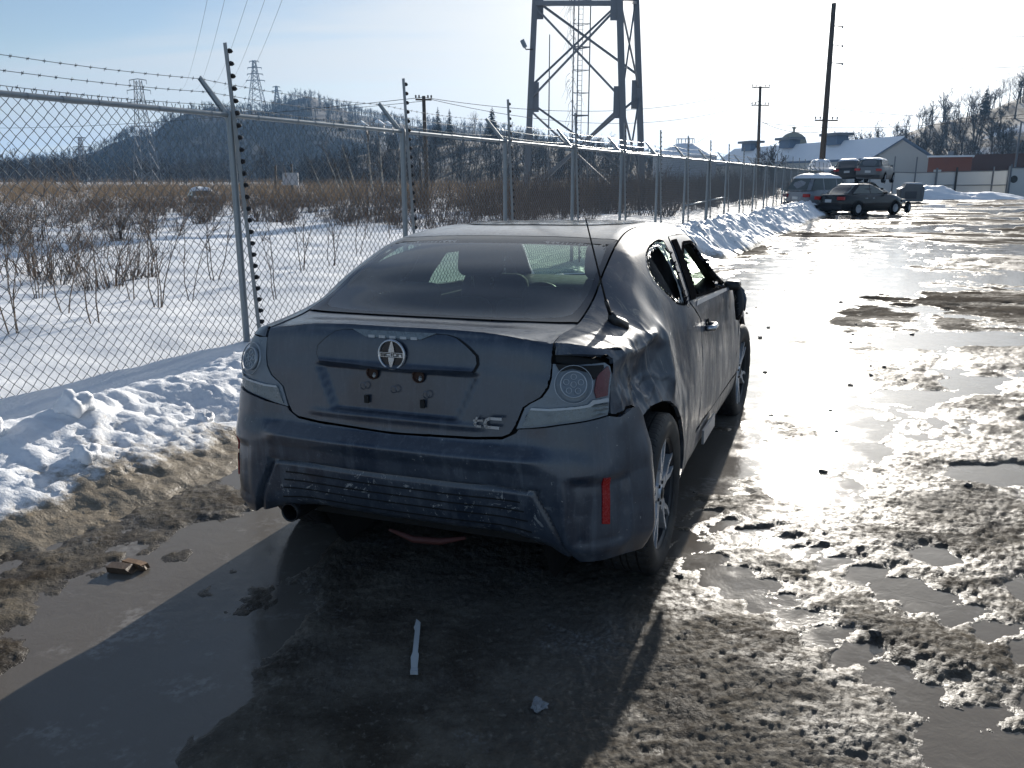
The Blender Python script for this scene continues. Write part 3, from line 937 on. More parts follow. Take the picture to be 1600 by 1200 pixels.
def grow(poly, d):
    n = len(poly); out = []
    ar = sum(poly[i][0] * poly[(i + 1) % n][1] - poly[(i + 1) % n][0] * poly[i][1] for i in range(n))
    sg = 1 if ar > 0 else -1
    for i in range(n):
        a, b, c_ = poly[i - 1], poly[i], poly[(i + 1) % n]
        e1 = Vector((b[0] - a[0], b[1] - a[1])); e2 = Vector((c_[0] - b[0], c_[1] - b[1]))
        if e1.length < 1e-9 or e2.length < 1e-9: out.append(b); continue
        e1.normalize(); e2.normalize()
        n1_ = Vector((e1.y, -e1.x)) * sg; n2_ = Vector((e2.y, -e2.x)) * sg
        k = n1_ + n2_
        k = k / max(.35, k.length_squared / 2)
        out.append((b[0] + k.x * d, b[1] + k.y * d))
    return out
gap_ring = keyhole(grow(half(gp), .030), grow(half(gp), -.02))
panel('panel_gap_shade', [patch(REARS, gap_ring, .05, .05, lambda P, N: lid_off(P, N) + .0035)], DARK, lid, 0)  # dark strip over the lid skin, painting the shade of the seam
blp = [(0, 6.62), (.38, 6.62), (.57, 6.80), (0, 6.81)]
brk = panel('brake_light', [patch(REARS, half(blp), .08, .05, lambda P, N: P[:, 0] * 0 + .013)], LENS2, garn, .01)
led = MB()
for k in range(5):
    led.box((-.088 + .044 * k, -.6755, 1.052), (.026, .006, .010))
led.build('light_strip', RING, brk)
# badge: ring, blade star and the word plate
bc = (0.003, -.690, .990)
bd = MB(); bd.lathe([(.0485, 0), (.0485, -.006), (.051, -.009), (.0545, -.009), (.057, -.006), (.057, 0)], 'Y', bc, 40)
badge = bd.build('badge_ring', CHROME, lid, True)
ba = MB()
for sg in (1, -1):
    ba.prism([(-.011 * sg, .010 * sg), (.013 * sg, .010 * sg), (.012 * sg, .024 * sg), (.006 * sg, .050 * sg), (.001 * sg, .050 * sg), (-.004 * sg, .036 * sg), (-.010 * sg, .018 * sg)], .004, (bc[0], bc[1] - .004, bc[2]), (1, 0, 0), (0, 0, 1), (0, -1, 0))
ba.prism([(-.050, -.0085), (.050, -.0085), (.050, .0085), (-.050, .0085)], .004, (bc[0], bc[1] - .003, bc[2]), (1, 0, 0), (0, 0, 1), (0, -1, 0))
ba.build('badge_star', CHROME, badge)
MB().disc((bc[0], bc[1] - .001, bc[2]), .052, 'Y', 32).build('badge_backing', FRIT, badge)
LET = {'S': [[(1, 1), (0, 1), (0, .5), (1, .5), (1, 0), (0, 0)]], 'C': [[(1, 1), (0, 1), (0, 0), (1, 0)]], 'I': [[(.5, 1), (.5, 0)]], 'O': [[(0, 0), (1, 0), (1, 1), (0, 1), (0, 0)]], 'N': [[(0, 0), (0, 1), (1, 1), (1, 0)]]}
def stroke_text(mb, word, org, w, h, gap, th, dep, slant=0.0):
    x = 0
    for ch in word:
        ww = w if ch != 'I' else w * .25
        for pl in LET[ch]:
            for a, b in zip(pl[:-1], pl[1:]):
                ax = x + (a[0] if ch != 'I' else .5) * ww; bx = x + (b[0] if ch != 'I' else .5) * ww
                A_ = Vector((org[0] + ax + slant * a[1] * h, org[1], org[2] + a[1] * h)); B_ = Vector((org[0] + bx + slant * b[1] * h, org[1], org[2] + b[1] * h))
                d = (B_ - A_).normalized()
                mb.box((A_ + B_) / 2, (th if abs(d.x) < .5 else (B_ - A_).length + th, dep, th if abs(d.x) > .5 else (B_ - A_).length + th))
        x += ww + gap
tx = MB(); stroke_text(tx, 'SCION', (bc[0] - .0425, bc[1] - .0075, bc[2] - .0045), .0155, .0095, .0052, .0030, .002)
tx.build('badge_lettering', BLACK, badge)
# model letters low on the right of the lid
tl = MB()
o0 = (.335, -.709, .752)
def ribbon(mb, pts, th):
    for a, b in zip(pts[:-1], pts[1:]):
        A_ = Vector((o0[0] + a[0], o0[1], o0[2] + a[1])); B_ = Vector((o0[0] + b[0], o0[1], o0[2] + b[1]))
        d = (B_ - A_); L_ = d.length; an = math.atan2(d.z, d.x)
        mb.box((A_ + B_) / 2, (L_ + th * .6, .006, th), ry=-an)
ribbon(tl, [(.013, .036), (.004, .012), (.008, .005), (.026, .005)], .008)
ribbon(tl, [(.0, .024), (.034, .027)], .007)
ribbon(tl, [(.104, .038), (.062, .037), (.048, .030), (.042, .014), (.047, .005), (.094, .005)], .010)
tl.build('model_lettering', CHROME, lid)
# number plate lamp sockets and dark blocks for bracket slots
for x in (-.095, .098):
    hb = MB(); hb.lathe([(.026, 0), (.024, -.004), (.020, -.005), (.017, .004)], 'Y', (x, -.674, .912), 16); hb.disc((x, -.670, .912), .018, 'Y', 16)
    h_ = hb.build('lamp_socket', RUST, lid)
    h_.scale = (1, 1, 1)
    MB().tube([(x + .006, -.665, .908), (x + .012, -.68, .902)], .007, 8).build('bulb_holder', SHARD, h_)
for x in (-.118, .118): MB().box((x, -.684, .812), (.016, .01, .030)).build('bracket_slot_shade', DARK, lid)  # near-black block set on the skin paints the shade of a slot
for x, z in ((-.13, .862), (.0, .858), (.135, .848)):
    MB().lathe([(.012, 0), (.015, -.003), (.012, -.004)], 'Y', (x, -.682, z), 14).build('screw_boss', PAINT, lid)

# ---- rear window
gw = [(2.03, -2.955), (2.03, 2.955), (5.02, 2.955), (5.02, -2.955)]
gh_ = rounded([(2.14, -2.30), (2.14, 2.30), (2.75, 2.66), (4.55, 2.72), (4.80, 2.5), (4.80, -2.5), (4.55, -2.72), (2.75, -2.66)], 2)
rw = panel('rear_window', [patch(ACROSS, gh_, .1, .2, lambda P, N: P[:, 0] * 0 + .001)], GLASS_R, CAR, 0)
panel('window_border', [patch(ACROSS, keyhole(gw, gh_), .1, .1, lambda P, N: P[:, 0] * 0 + .001)], FRIT, rw, 0)
def melt(P, N): return P[:, 0] * 0 + .0
# ---- roof
rf = [(5.06, -2.955), (5.06, 2.955), (8.95, 2.955), (8.95, -2.955)]
roof = panel('roof', [patch(ACROSS, rf, .1, .15)], PAINT, CAR, .012)
sr = rounded([(6.1, -2.2), (6.1, 2.2), (8.6, 2.2), (8.6, -2.2)], 2)
panel('sunroof', [patch(ACROSS, sr, .1, .2, lambda P, N: P[:, 0] * 0 + .004)], FRIT, roof, .006)
# ---- right and left body sides
wq_hole = rounded([(5.60, 4.02), (5.22, 4.14), (4.98, 4.42), (4.96, 4.86), (5.5, 5.62), (5.75, 5.76), (6.10, 5.82), (6.58, 4.12), (6.30, 4.0)], 1)
arch_pts = [(-.345, .715), (-.29, .735), (-.2, .748), (-.05, .742), (.06, .715), (.16, .668), (.25, .60), (.32, .52), (.37, .44), (.395, .36), (.395, .215)]
arch_uv = [inv_side(y, z) for y, z in arch_pts]
def side_ring():
    ring = [(0, 3.035), (1, 3.035), (2, 3.035), (3, 3.035), (4, 3.035), (5, 3.035), (6, 3.035), (7, 3.035), (8, 3.035), (9, 3.035), (10, 3.035), (11.05, 3.035), (11.7, 3.5), (11.85, 5.9), (11.2, 6.0), (10.7, 5.3), (9.7, 4.35), (9.25, 4.06), (8.2, 3.98), (7.0, 3.98), (6.9, 4.1), (6.24, 5.82), (6.58, 6.28), (6.82, 6.62), (6.66, 8.2), (6.28, 10.34), (6.02, 11.0), (6.06, 11.14), (7.4, 11.18), (10.9, 11.18), (10.9, 12.96), (5.02, 12.96)]
    ring += arch_uv[::-1][1:]
    ring += [(.9, 8.12), (.82, 7.86), (.62, 7.79), (.24, 7.77), (0, 7.86)]
    return ring
brow = [(2.385, 7.0), (2.40, 6.60), (3.2, 6.70), (4.2, 6.80), (4.46, 6.70), (4.57, 6.36), (4.42, 5.24), (4.40, 5.08), (4.62, 5.06), (5.0, 5.15), (5.0, 7.0)]
def dents(P, N):
    """crushed right rear flank"""
    y, z = P[:, 1], P[:, 2]
    low = sstep(1.004, .955, z + .03 * np.sin(y * 9))
    d = -.074 * np.exp(-((y + .24) / .20) ** 2 - ((z - .86) / .125) ** 2) * low
    d = d - .034 * np.exp(-((y + .02) / .11) ** 2 - ((z - .90) / .13) ** 2) * low
    d = d - .026 * np.exp(-((y - .42) / .22) ** 2 - ((z - .88) / .2) ** 2)
    d = d + .016 * np.exp(-((y - .14 - (z - .85) * .12) / .035) ** 2) * sstep(.70, .8, z) * sstep(1.06, .98, z)
    d = d + .014 * np.exp(-((y + .09 + (z - .85) * .2) / .028) ** 2) * sstep(.70, .8, z) * sstep(1.0, .95, z)
    d = d + .020 * g2(z - .998 - .02 * np.sin(y * 7), .016) * sstep(-.45, -.30, y) * sstep(.12, -.02, y)
    crease = (ridged(y * 5.2 + z * 1.6, z * 2.0, 4, .55, seed=41) - .55) * .050
    cz = np.exp(-((y + .30) / .26) ** 2 - ((z - .86) / .15) ** 2)
    d = d + crease * cz
    d = d + (ridged(y * 14, z * 7, 3, .5, seed=43) - .55) * .014 * np.exp(-((y + .40) / .11) ** 2 - ((z - .86) / .16) ** 2)
    d = d + (fbm(y * 5, z * 4, 4, .55, seed=44) - .5) * .020 * sstep(1.1, .95, z) * sstep(1.2, .3, y)
    nf = fbm(y * 3.1 + 5, z * 2.6 + 2, 3, .5, seed=48) - .5
    d = d + (.014 * np.exp(-np.abs(nf) / .018) - .003) * np.exp(-((y + .2) / .38) ** 2 - ((z - .86) / .17) ** 2)
    # buckled sail panel below the window
    d = d - .014 * np.exp(-((y - .22) / .10) ** 2 - ((z - 1.08) / .08) ** 2)
    return d
for sgn in (1, -1):
    off = dents if sgn > 0 else None
    mat = PAINT_R if sgn > 0 else PAINT
    ringp = keyhole(side_ring(), wq_hole)
    fine = (.05, .10) if sgn > 0 else (.1, .2)
    body = panel('body_side', [patch(ACROSS, ringp, fine[0], fine[1], off, sgn < 0), patch(REARS, brow, .05, fine[1], off, sgn < 0)], mat, CAR, .016, .004, 60)
    if sgn > 0: body['label'] = 'crushed and scuffed rear flank with creased metal'
    # quarter window: rubber edge, and glass (whole on the far side, only crazed crumbs on the near side)
    inner = grow(wq_hole, -.055)
    wt = panel('window_seal', [patch(ACROSS, keyhole(wq_hole, inner), .08, .1, lambda P, N: (dents(P, N) if sgn > 0 else 0) + P[:, 0] * 0 + .002, sgn < 0)], RUBBER, body, 0)
    if sgn > 0:
        inn2 = [((a - 5.62) * (.86 + .05 * math.sin(i * 2.3)) + 5.62, (b - 4.9) * (.86 + .06 * math.sin(i * 3.7)) + 4.9) for i, (a, b) in enumerate(inner)]
        keep = [p for p in inner]
        panel('broken_glass_edge', [patch(ACROSS, keyhole(keep, inn2), .06, .08, lambda P, N: -.012 + (fbm(P[:, 1] * 60, P[:, 2] * 60, 2) - .5) * .006)], SHARD, body, 0)
    else:
        panel('quarter_window', [patch(ACROSS, inner, .15, .25, lambda P, N: P[:, 0] * 0 - .008, True)], GLASS_S, body, 0)
    # door
    seam = [(6.07, 10.95), (6.34, 10.34), (6.72, 8.2), (6.88, 6.62), (6.65, 6.26), (6.31, 5.80), (6.98, 4.14), (7.06, 4.02), (8.2, 4.02), (9.22, 4.10), (9.65, 4.40), (10.62, 5.33), (11.1, 6.06), (11.12, 7.2), (11.0, 9.2), (10.85, 11.1), (7.4, 11.12)]
    dh = rounded([(7.42, 4.34), (9.05, 4.36), (9.62, 4.78), (10.25, 5.50), (10.3, 5.80), (6.92, 5.72), (6.95, 5.55)], 1)
    doff = (lambda P, N: dents(P, N) + (fbm(P[:, 1] * 3.0, P[:, 2] * 2.6, 3, seed=47) - .5) * .009) if sgn > 0 else None
    door = panel('door', [patch(ACROSS, keyhole(seam, dh), .06, .12, doff, sgn < 0)], mat, CAR, .006)
    dz1 = doff if doff else (lambda P, N: P[:, 0] * 0)
    tp = [(6.36, 5.76), (7.02, 4.16), (7.38, 4.16), (6.86, 5.66), (6.70, 5.78)]
    panel('pillar_trim', [patch(ACROSS, tp, .1, .15, lambda P, N: dz1(P, N) + .006, sgn < 0)], TRIM, door, .006)
    fr = keyhole(grow(dh, .085), dh)
    dz0 = doff if doff else (lambda P, N: P[:, 0] * 0)
    panel('window_frame', [patch(ACROSS, fr, .1, .1, lambda P, N: dz0(P, N) + .004, sgn < 0)], RUBBER, door, 0)
    bl = [(6.80, 5.84), (10.3, 5.90), (10.32, 6.02), (6.62, 5.98)]
    panel('belt_moulding', [patch(ACROSS, bl, .1, .06, (lambda P, N: doff(P, N) + .006) if doff else (lambda P, N: P[:, 0] * 0 + .006), sgn < 0)], SILVER if sgn > 0 else BLACK, door, .008)
    if sgn < 0:
        panel('door_window', [patch(ACROSS, dh, .2, .3, lambda P, N: P[:, 0] * 0 - .006, True)], GLASS_S, door, 0)
    # handle on the door skin
    hp = ACROSS.p(7.36, 7.14); hn = ACROSS.n(7.36, 7.14)
    hx = float(hp[0]) * sgn; dx = sgn
    if sgn > 0: hx += float(dents(hp[None], hn[None])[0])
    hd = MB()
    hd.tube([(hx + .004 * dx, 1.325, .858), (hx + .034 * dx, 1.30, .858), (hx + .036 * dx, 1.20, .857), (hx + .004 * dx, 1.175, .857)], [.016, .017, .017, .016], 10)
    h_ = hd.build('door_handle', CHROME if sgn > 0 else PAINT, door, True)
    cupm = MB(); cupm.lathe([(.003, -.02), (.036, -.006), (.042, .001), (.044, .004)], 'X', (hx - .003 * dx, 1.245, .858), 20)
    cupm.build('handle_recess', DARK, door, True, False)
    # front wing
    fw = [(11.86, 5.96), (12.2, 5.6), (13.2, 5.8), (14, 6.0), (14, 8.6), (13.55, 9.4)]
    cxa = [inv_side(y, z) for y, z in [(3.06, .52), (2.98, .62), (2.86, .70), (2.70, .72), (2.54, .70), (2.42, .62), (2.35, .52), (2.31, .42)]]
    fw = [(11.16, 6.10), (11.84, 5.98), (12.2, 5.5), (13.2, 5.6), (14, 5.9), (14, 8.8)] + cxa + [(10.92, 11.1), (11.06, 9.2), (11.18, 7.2)]
    panel('front_wing', [patch(ACROSS, fw, .1, .2, (lambda P, N: (fbm(P[:, 1] * 5, P[:, 2] * 5, 3, seed=51) - .5) * .02) if sgn > 0 else None, sgn < 0)], mat, CAR, .016)
    # sill step plate
# ---- bonnet, windscreen, nose
panel('bonnet', [patch(ACROSS, [(12.02, -4.4), (12.02, 4.4), (14, 4.4), (14, -4.4)], .2, .3)], PAINT, CAR, .01)
panel('windscreen', [patch(ACROSS, [(9.0, -2.95), (9.0, 2.95), (11.9, 2.95), (11.9, -2.95)], .3, .4)], GLASS_S, CAR, 0)
nose = MB()
for k, (y, z0, z1, w) in enumerate(((3.22, .20, .76, .80), (3.45, .22, .73, .60), (3.55, .25, .62, .45))):
    for a, b in ((-w, z0), (w, z0), (w, z1), (-w, z1)): nose.v.append((a, y, b))
for k in range(2):
    for i in range(4): nose.f.append((k * 4 + i, k * 4 + (i + 1) % 4, k * 4 + 4 + (i + 1) % 4, k * 4 + 4 + i))
nose.f.append((8, 9, 10, 11))
nose.build('front_bumper', PAINT, CAR)
stp = MB()
stp.box((.888, 1.20, .300), (.012, .40, .075))
o = stp.build('sill_trim', SILVER, CAR)
o['label'] = 'bent silver step trim hanging at the sill'

# ---- tail lamps
def lamp_shape(sgn):
    lampp = [(2.37, 6.40), (2.9, 6.42), (3.5, 6.52), (4.18, 6.62), (4.40, 6.54), (4.49, 6.34), (4.27, 5.2), (4.22, 5.06), (3.4, 4.86), (2.56, 4.66), (1.74, 4.40), (1.86, 4.98), (1.95, 5.12), (2.17, 5.36), (2.31, 5.7), (2.365, 6.05)]
    if sgn < 0: lampp = [(a, b + .17 * float(sstep(6.0, 6.4, b))) for a, b in lampp]
    lampp = grow(lampp, .022)
    drop = .0 if sgn < 0 else .05
    base = lambda P, N: P[:, 0] * 0 - .004
    lens = panel('tail_light', [patch(REARS, [(a, b - drop * sstep(5.2, 6.4, b) * 1.0) for a, b in lampp], .1, .1, base, sgn < 0)], LENS, CAR, .03)
    panel('lamp_blackout_sheet', [patch(REARS, [(1.55, 4.05), (3.2, 4.5), (5.3, 4.9), (5.3, 6.9), (2.3, 6.9), (2.2, 5.7), (1.7, 5.0)], .2, .2, lambda P, N: P[:, 0] * 0 - .045, sgn < 0)], DARK, lens, 0)  # added dark sheet that keeps bright ground from showing through the lamp gaps
    lens['label'] = 'cracked tail light with a red corner, dropped in its housing' if sgn > 0 else 'dusty unbroken tail light at the fence side'
    off = lambda h: (lambda P, N: P[:, 0] * 0 + h)
    lo = [(1.80, 4.46), (2.56, 4.70), (3.4, 4.90), (4.20, 5.10), (4.27, 5.44), (3.5, 5.28), (3.1, 5.20), (2.3, 5.02), (1.93, 4.98)]
    lower = panel('lower_lens', [patch(REARS, lo, .1, .06, lambda P, N: .002 + .0016 * np.sign(np.sin(P[:, 0] * 330)) * (np.abs(P[:, 0]) < .72) + .0016 * np.sign(np.sin(P[:, 2] * 420)) * (np.abs(P[:, 0]) > .74), sgn < 0)], LENS2, lens, .008)
    st = [(1.95, 5.02), (2.3, 5.06), (3.1, 5.24), (3.42, 5.34), (3.6, 5.5), (4.26, 5.62), (4.27, 5.50), (3.68, 5.38), (3.5, 5.27), (3.1, 5.17), (2.3, 4.99), (1.93, 4.95)]
    panel('chrome_divider', [patch(REARS, st, .08, .05, off(.005), sgn < 0)], RING, lens, .008)
    if sgn > 0:
        rd = [(3.86, 6.26), (4.28, 6.50), (4.40, 6.34), (4.27, 5.70), (3.80, 5.58), (3.72, 5.8)]
        panel('red_lens', [patch(REARS, rd, .1, .1, off(.002))], REDL, lens, .008)
        hole = [(2.42, 6.37), (3.3, 6.42), (4.08, 6.52), (4.10, 6.44), (3.72, 6.12), (3.5, 6.28), (2.9, 6.31), (2.54, 6.20)]
        panel('broken_opening_shade', [patch(REARS, hole, .1, .1, off(.0035))], DARK, lens, .006)  # dark patch over the lens paints the shade inside a hole
        gapd = [(2.40, 6.70), (2.41, 6.42), (3.3, 6.46), (4.2, 6.56), (4.3, 6.66), (4.1, 6.74)]
        panel('empty_housing', [patch(REARS, gapd, .1, .1, off(-.03))], DARK, lens, 0)
    # round cluster
    cc, cr_ = (2.93, 5.90) if sgn > 0 else (2.98, 5.95), .043
    P0 = REARS.p(*cc); N0 = REARS.n(*cc)
    N0 = N0 * np.array([sgn, 1, 1]); P0 = P0 * np.array([sgn, 1, 1])
    nv = Vector(N0); ev_ = Vector((0, 0, 1)).cross(nv).normalized(); uv_ = nv.cross(ev_).normalized()
    def ring_mb(mb, c, r0, r1, h, n=28):
        V = []; F = []
        for rr, hh in ((r0, h * .4), (r0, h), (r1, h), (r1, -.004)):
            for k in range(n):
                a = 2 * math.pi * k / n
                V.append(Vector(c) + (ev_ * math.cos(a) + uv_ * math.sin(a)) * rr + nv * hh)
        for i in range(3):
            for k in range(n): F.append((i * n + k, i * n + (k + 1) % n, (i + 1) * n + (k + 1) % n, (i + 1) * n + k))
        mb.add(V, F)
    mb = MB(); ring_mb(mb, P0, cr_, cr_ + .004, .007); ring_mb(mb, P0, cr_ + .022, cr_ + .0242, .0025)
    rg = mb.build('lamp_ring', RING, lens, True)
    fl_ = MB(); fl_.add([Vector(P0) + (ev_ * math.cos(2 * math.pi * k / 28) + uv_ * math.sin(2 * math.pi * k / 28)) * cr_ + nv * .003 for k in range(28)], [tuple(range(28))])
    fl_.build('reflector_bowl', plain('lamp_bowl_' + ('a' if sgn > 0 else 'b'), (.15, .175, .20), .34, .2, .4, 50), lens)
    for k in range(6):
        a = 2 * math.pi * k / 5 + .3
        c = Vector(P0) + (ev_ * math.cos(a) + uv_ * math.sin(a)) * (.0265 if k < 5 else 0)
        mb = MB(); ring_mb(mb, c, .0085, .0108, .0065, 14); mb.build('diode_ring', RING, lens, True)
for sgn in (1, -1): lamp_shape(sgn)

# ---- wheels
def tyre_mesh(name, R0=.338, W=.225, rimr=.232):
    mb = MB(); prof = []
    w = W / 2
    side = [(rimr, -w * .86), (rimr + .012, -w * .93), (R0 - .055, -w * 1.02), (R0 - .022, -w * .97), (R0 - .006, -w * .86)]
    tread = []
    xs = [-.80, -.52, -.46, -.14, -.08, .08, .14, .46, .52, .80]
    for i, x in enumerate(xs):
        tread.append((R0, x * w))
    prof = list(side)
    grooves = [(-.52, -.46), (-.14, -.08), (.08, .14), (.46, .52)]
    last = -.80; prof.append((R0 - .001, -.80 * w))
    for a, b in grooves:
        prof += [(R0, a * w), (R0 - .009, a * w + .002), (R0 - .009, b * w - .002), (R0, b * w)]
    prof.append((R0 - .001, .80 * w))
    prof += [(r_, -h) for r_, h in side[::-1]]
    mb.lathe(prof, 'X', (0, 0, 0), 72)
    return mb
m = Mat('tyre_rubber')
_x = m.xyz()
rr_ = m.math('SQRT', m.math('ADD', m.math('MULTIPLY', _x[1], _x[1]), m.math('MULTIPLY', _x[2], _x[2])))
ang = m.math('ARCTAN2', _x[1], _x[2])
sip = m.math('MULTIPLY', m.rng(m.math('SINE', m.math('ADD', m.math('MULTIPLY', ang, 70), m.math('MULTIPLY', _x[0], 40))), .5, .8), m.rng(rr_, .325, .333))
m.set(Base_Color=m.mix(m.rng(m.noise(7, 5, .6), .4, .7), (.016, .016, .017), (.055, .052, .046)), Roughness=.72, Normal=m.bump(m.math('SUBTRACT', 1.0, sip), .9, .006))
TYRE = m.m
tyre_me = tyre_mesh('tyre').build('tyre', TYRE, None, True, False)
smooth_angle(tyre_me, 40)
def rim_parts():
    rm = MB(); Rr = .246
    rm.lathe([(Rr - .012, -.10), (Rr - .02, -.08), (Rr - .035, 0), (Rr - .028, .085), (Rr - .016, .093), (Rr - .004, .098), (Rr, .101), (Rr + .001, .094), (Rr - .006, .088)], 'X', (0, 0, 0), 56)
    rm.lathe([(.02, .0), (Rr - .04, -.01), (Rr - .03, .06)], 'X', (0, 0, 0), 40)
    rim = rm.build('rim', ALLOYD, None, True, False); smooth_angle(rim, 35)
    lip = MB(); lip.lathe([(Rr - .010, .0965), (Rr - .003, .1005), (Rr + .001, .1015), (Rr + .0015, .097)], 'X', (0, 0, 0), 56)
    lipo = lip.build('rim_lip', ALLOY, None, True, False)
    spk = []
    for k in range(5):
        a0 = 2 * math.pi * k / 5 + .35
        mb = MB()
        def bar(p, q, w0, w1, x0, x1, d=.03):
            u = (Vector((0, q[0], q[1])) - Vector((0, p[0], p[1]))).normalized(); v = Vector((0, -u.z, u.y))
            V = []
            for (c, w, x) in ((p, w0, x0), (q, w1, x1)):
                for s_, dx in ((-1, 0), (1, 0), (1, -d), (-1, -d)):
                    V.append(Vector((x + dx, c[0], c[1])) + v * w * (s_ if dx == 0 else s_ * 1.25))
            mb.add(V, [(0, 1, 5, 4), (1, 2, 6, 5), (2, 3, 7, 6), (3, 0, 4, 7), (0, 3, 2, 1), (4, 5, 6, 7)])
        P_ = lambda r_, a: (r_ * math.cos(a), r_ * math.sin(a))
        bar(P_(.035, a0), P_(.11, a0), .030, .026, .083, .088)
        for sg in (-1, 1):
            bar(P_(.10, a0 + .05 * sg), P_(.175, a0 + .20 * sg), .013, .0085, .0885, .092)
            bar(P_(.172, a0 + .195 * sg), P_(.238, a0 + .155 * sg), .0085, .0085, .0918, .094)
        spk.append(mb.build('spoke', ALLOY, None, False))
    hb = MB(); hb.lathe([(.0, .092), (.028, .091), (.031, .086), (.034, .084), (.060, .084), (.066, .07), (.066, .02)], 'X', (0, 0, 0), 28)
    hub = hb.build('hub', ALLOY, None, True, False); smooth_angle(hub, 30)
    cap = MB(); cap.lathe([(.0, .097), (.022, .096), (.026, .091)], 'X', (0, 0, 0), 20)
    capo = cap.build('hub_cap', BLACK, None, True, False)
    nut = []
    for k in range(5):
        a = 2 * math.pi * k / 5 + .98
        nb = MB(); nb.lathe([(.0, .090), (.007, .090), (.009, .082)], 'X', (0, .046 * math.cos(a), .046 * math.sin(a)), 8)
        nut.append(nb.build('wheel_nut', BLACK))
    return [rim, lipo, hub, capo] + spk + nut
rim_list = rim_parts()
def wheel(loc, flip=False, steer=0.0, first=False, zrot=0.0):
    w = empty('wheel', loc); w.parent = CAR
    w.rotation_euler = (zrot, 0, steer + (math.pi if flip else 0))
    for o in [tyre_me] + rim_list:
        c = o if first else o.copy()
        if not first: COL.objects.link(c)
        c.parent = w
    return w
wheel((.785, -.01, .334), first=True)
wheel((.79, 2.72, .322), steer=-.06, zrot=.5)
wheel((-.785, -.01, .334), True)
wheel((-.79, 2.72, .322), True, -.06)
# wheel housings, floor and inner shell
for sgn in (1, -1):
    for yc in (0, 2.72):
        sh = MB()
        n = 14; V = []; F = []
        for k in range(n + 1):
            a = math.pi * (k / n) * 1.1 - .15
            for x in (.50, .84): V.append((x * sgn, yc + .43 * math.cos(a), .33 + .40 * math.sin(a)))
        for k in range(n): F.append((2 * k, 2 * k + 1, 2 * k + 3, 2 * k + 2))
        sh.add(V, F)
        sh.add([(.50 * sgn, yc + .45 * math.cos(2 * math.pi * k / 20), .33 + .42 * math.sin(2 * math.pi * k / 20)) for k in range(20)], [tuple(range(20))])
        sh.build('wheel_housing', DARK, CAR, False, False)
fl = MB(); fl.box((0, 1.35, .24), (1.30, 3.6, .03)); fl.box((0, -.30, .36), (1.1, .5, .12)); fl.box((.70, 1.38, .27), (.22, 1.7, .10)); fl.box((-.70, 1.38, .27), (.22, 1.7, .10))
fl.build('underbody', DARK, CAR)
ins = MB()
for sgn in (1, -1):
    ins.box((.775 * sgn, 1.45, .66), (.03, 1.5, .62))
    ins.box((.74 * sgn, .20, .78), (.03, .9, .36))
    ins.box((.70 * sgn, -.35, .72), (.03, .3, .5))
ins.box((0, 2.5, .62), (1.5, .05, .6))
ins.box((0, -.50, .66), (1.15, .06, .62)); ins.box((0, .25, .845), (1.44, .75, .03)); ins.box((0, -.22, .93), (1.2, .42, .02))
ins.build('cabin_trim', DARK, CAR)
hl = patch(ACROSS, [(5.0, -3.6), (5.0, 3.6), (8.9, 3.6), (8.9, -3.6)], .3, .3, lambda P, N: P[:, 0] * 0 - .035)
panel('headliner', [hl], plain('grey_headliner', (.06, .06, .06), .95), CAR, 0)
for sgn in (1, -1):
    cpil = []
    pil_in = [(2.3, 3.1), (4.9, 3.1), (5.3, 3.9), (4.8, 4.3), (4.75, 4.9), (5.4, 5.75), (4.5, 6.2), (2.2, 5.9)]
    cpil.append(patch(ACROSS, pil_in, .15, .25, lambda P, N: P[:, 0] * 0 - .03 - (.075 if False else .0), sgn < 0))
    cpil.append(patch(ACROSS, [(6.32, 5.9), (6.98, 4.1), (7.36, 4.1), (6.9, 5.9)], .15, .25, lambda P, N: P[:, 0] * 0 - .03, sgn < 0))
    cpil.append(patch(ACROSS, [(9.0, 3.1), (11.4, 3.1), (11.0, 4.3), (10.0, 4.3), (9.3, 4.0)], .15, .25, lambda P, N: P[:, 0] * 0 - .02, sgn < 0))
    if sgn < 0:
        sag = lambda P, N: -.055 + .012 * np.sin(P[:, 1] * 9)  # added dark sheets, like a sagged headliner, that black out the left windows
        for pl_ in ([(6.2, 3.7), (7.0, 3.7), (6.85, 6.0), (6.12, 6.0)], [(4.5, 3.5), (9.7, 3.5), (9.7, 4.35), (4.5, 4.6)], [(4.75, 4.1), (6.1, 4.1), (6.15, 4.85), (5.5, 5.45), (4.75, 5.1)]):
            cpil.append(patch(ACROSS, pl_, .15, .2, sag, True))
    if sgn > 0:
        cpil.append(patch(ACROSS, [(5.25, 4.0), (7.0, 3.9), (6.85, 6.1), (5.9, 6.1), (5.35, 5.2)], .12, .15, lambda P, N: -.065 + .018 * np.sin(P[:, 1] * 22 + P[:, 2] * 9)))  # added dark sheet that blacks out the view through the quarter window
    for q_ in cpil: panel('lining_and_blackout', [q_], DARK, CAR, 0)
def soft_box(name, c, d, mat, parent, rx=0.0, seg=3, rad=.05, taper=1.0):
    bm = bmesh.new(); bmesh.ops.create_cube(bm, size=1)
    for v in bm.verts:
        t = taper if v.co.z > 0 else 1
        v.co = Vector((v.co.x * d[0] * t, v.co.y * d[1], v.co.z * d[2]))
    bmesh.ops.bevel(bm, geom=bm.edges[:], offset=rad, segments=seg, profile=.5, affect='EDGES')
    bmesh.ops.rotate(bm, verts=bm.verts, cent=(0, 0, 0), matrix=Matrix.Rotation(rx, 3, 'X'))
    bmesh.ops.translate(bm, verts=bm.verts, vec=c)
    me = bpy.data.meshes.new(name); bm.to_mesh(me); bm.free(); me.materials.append(mat)
    me.polygons.foreach_set('use_smooth', np.ones(len(me.polygons), bool))
    o = bpy.data.objects.new(name, me); COL.objects.link(o); o.parent = parent
    return o
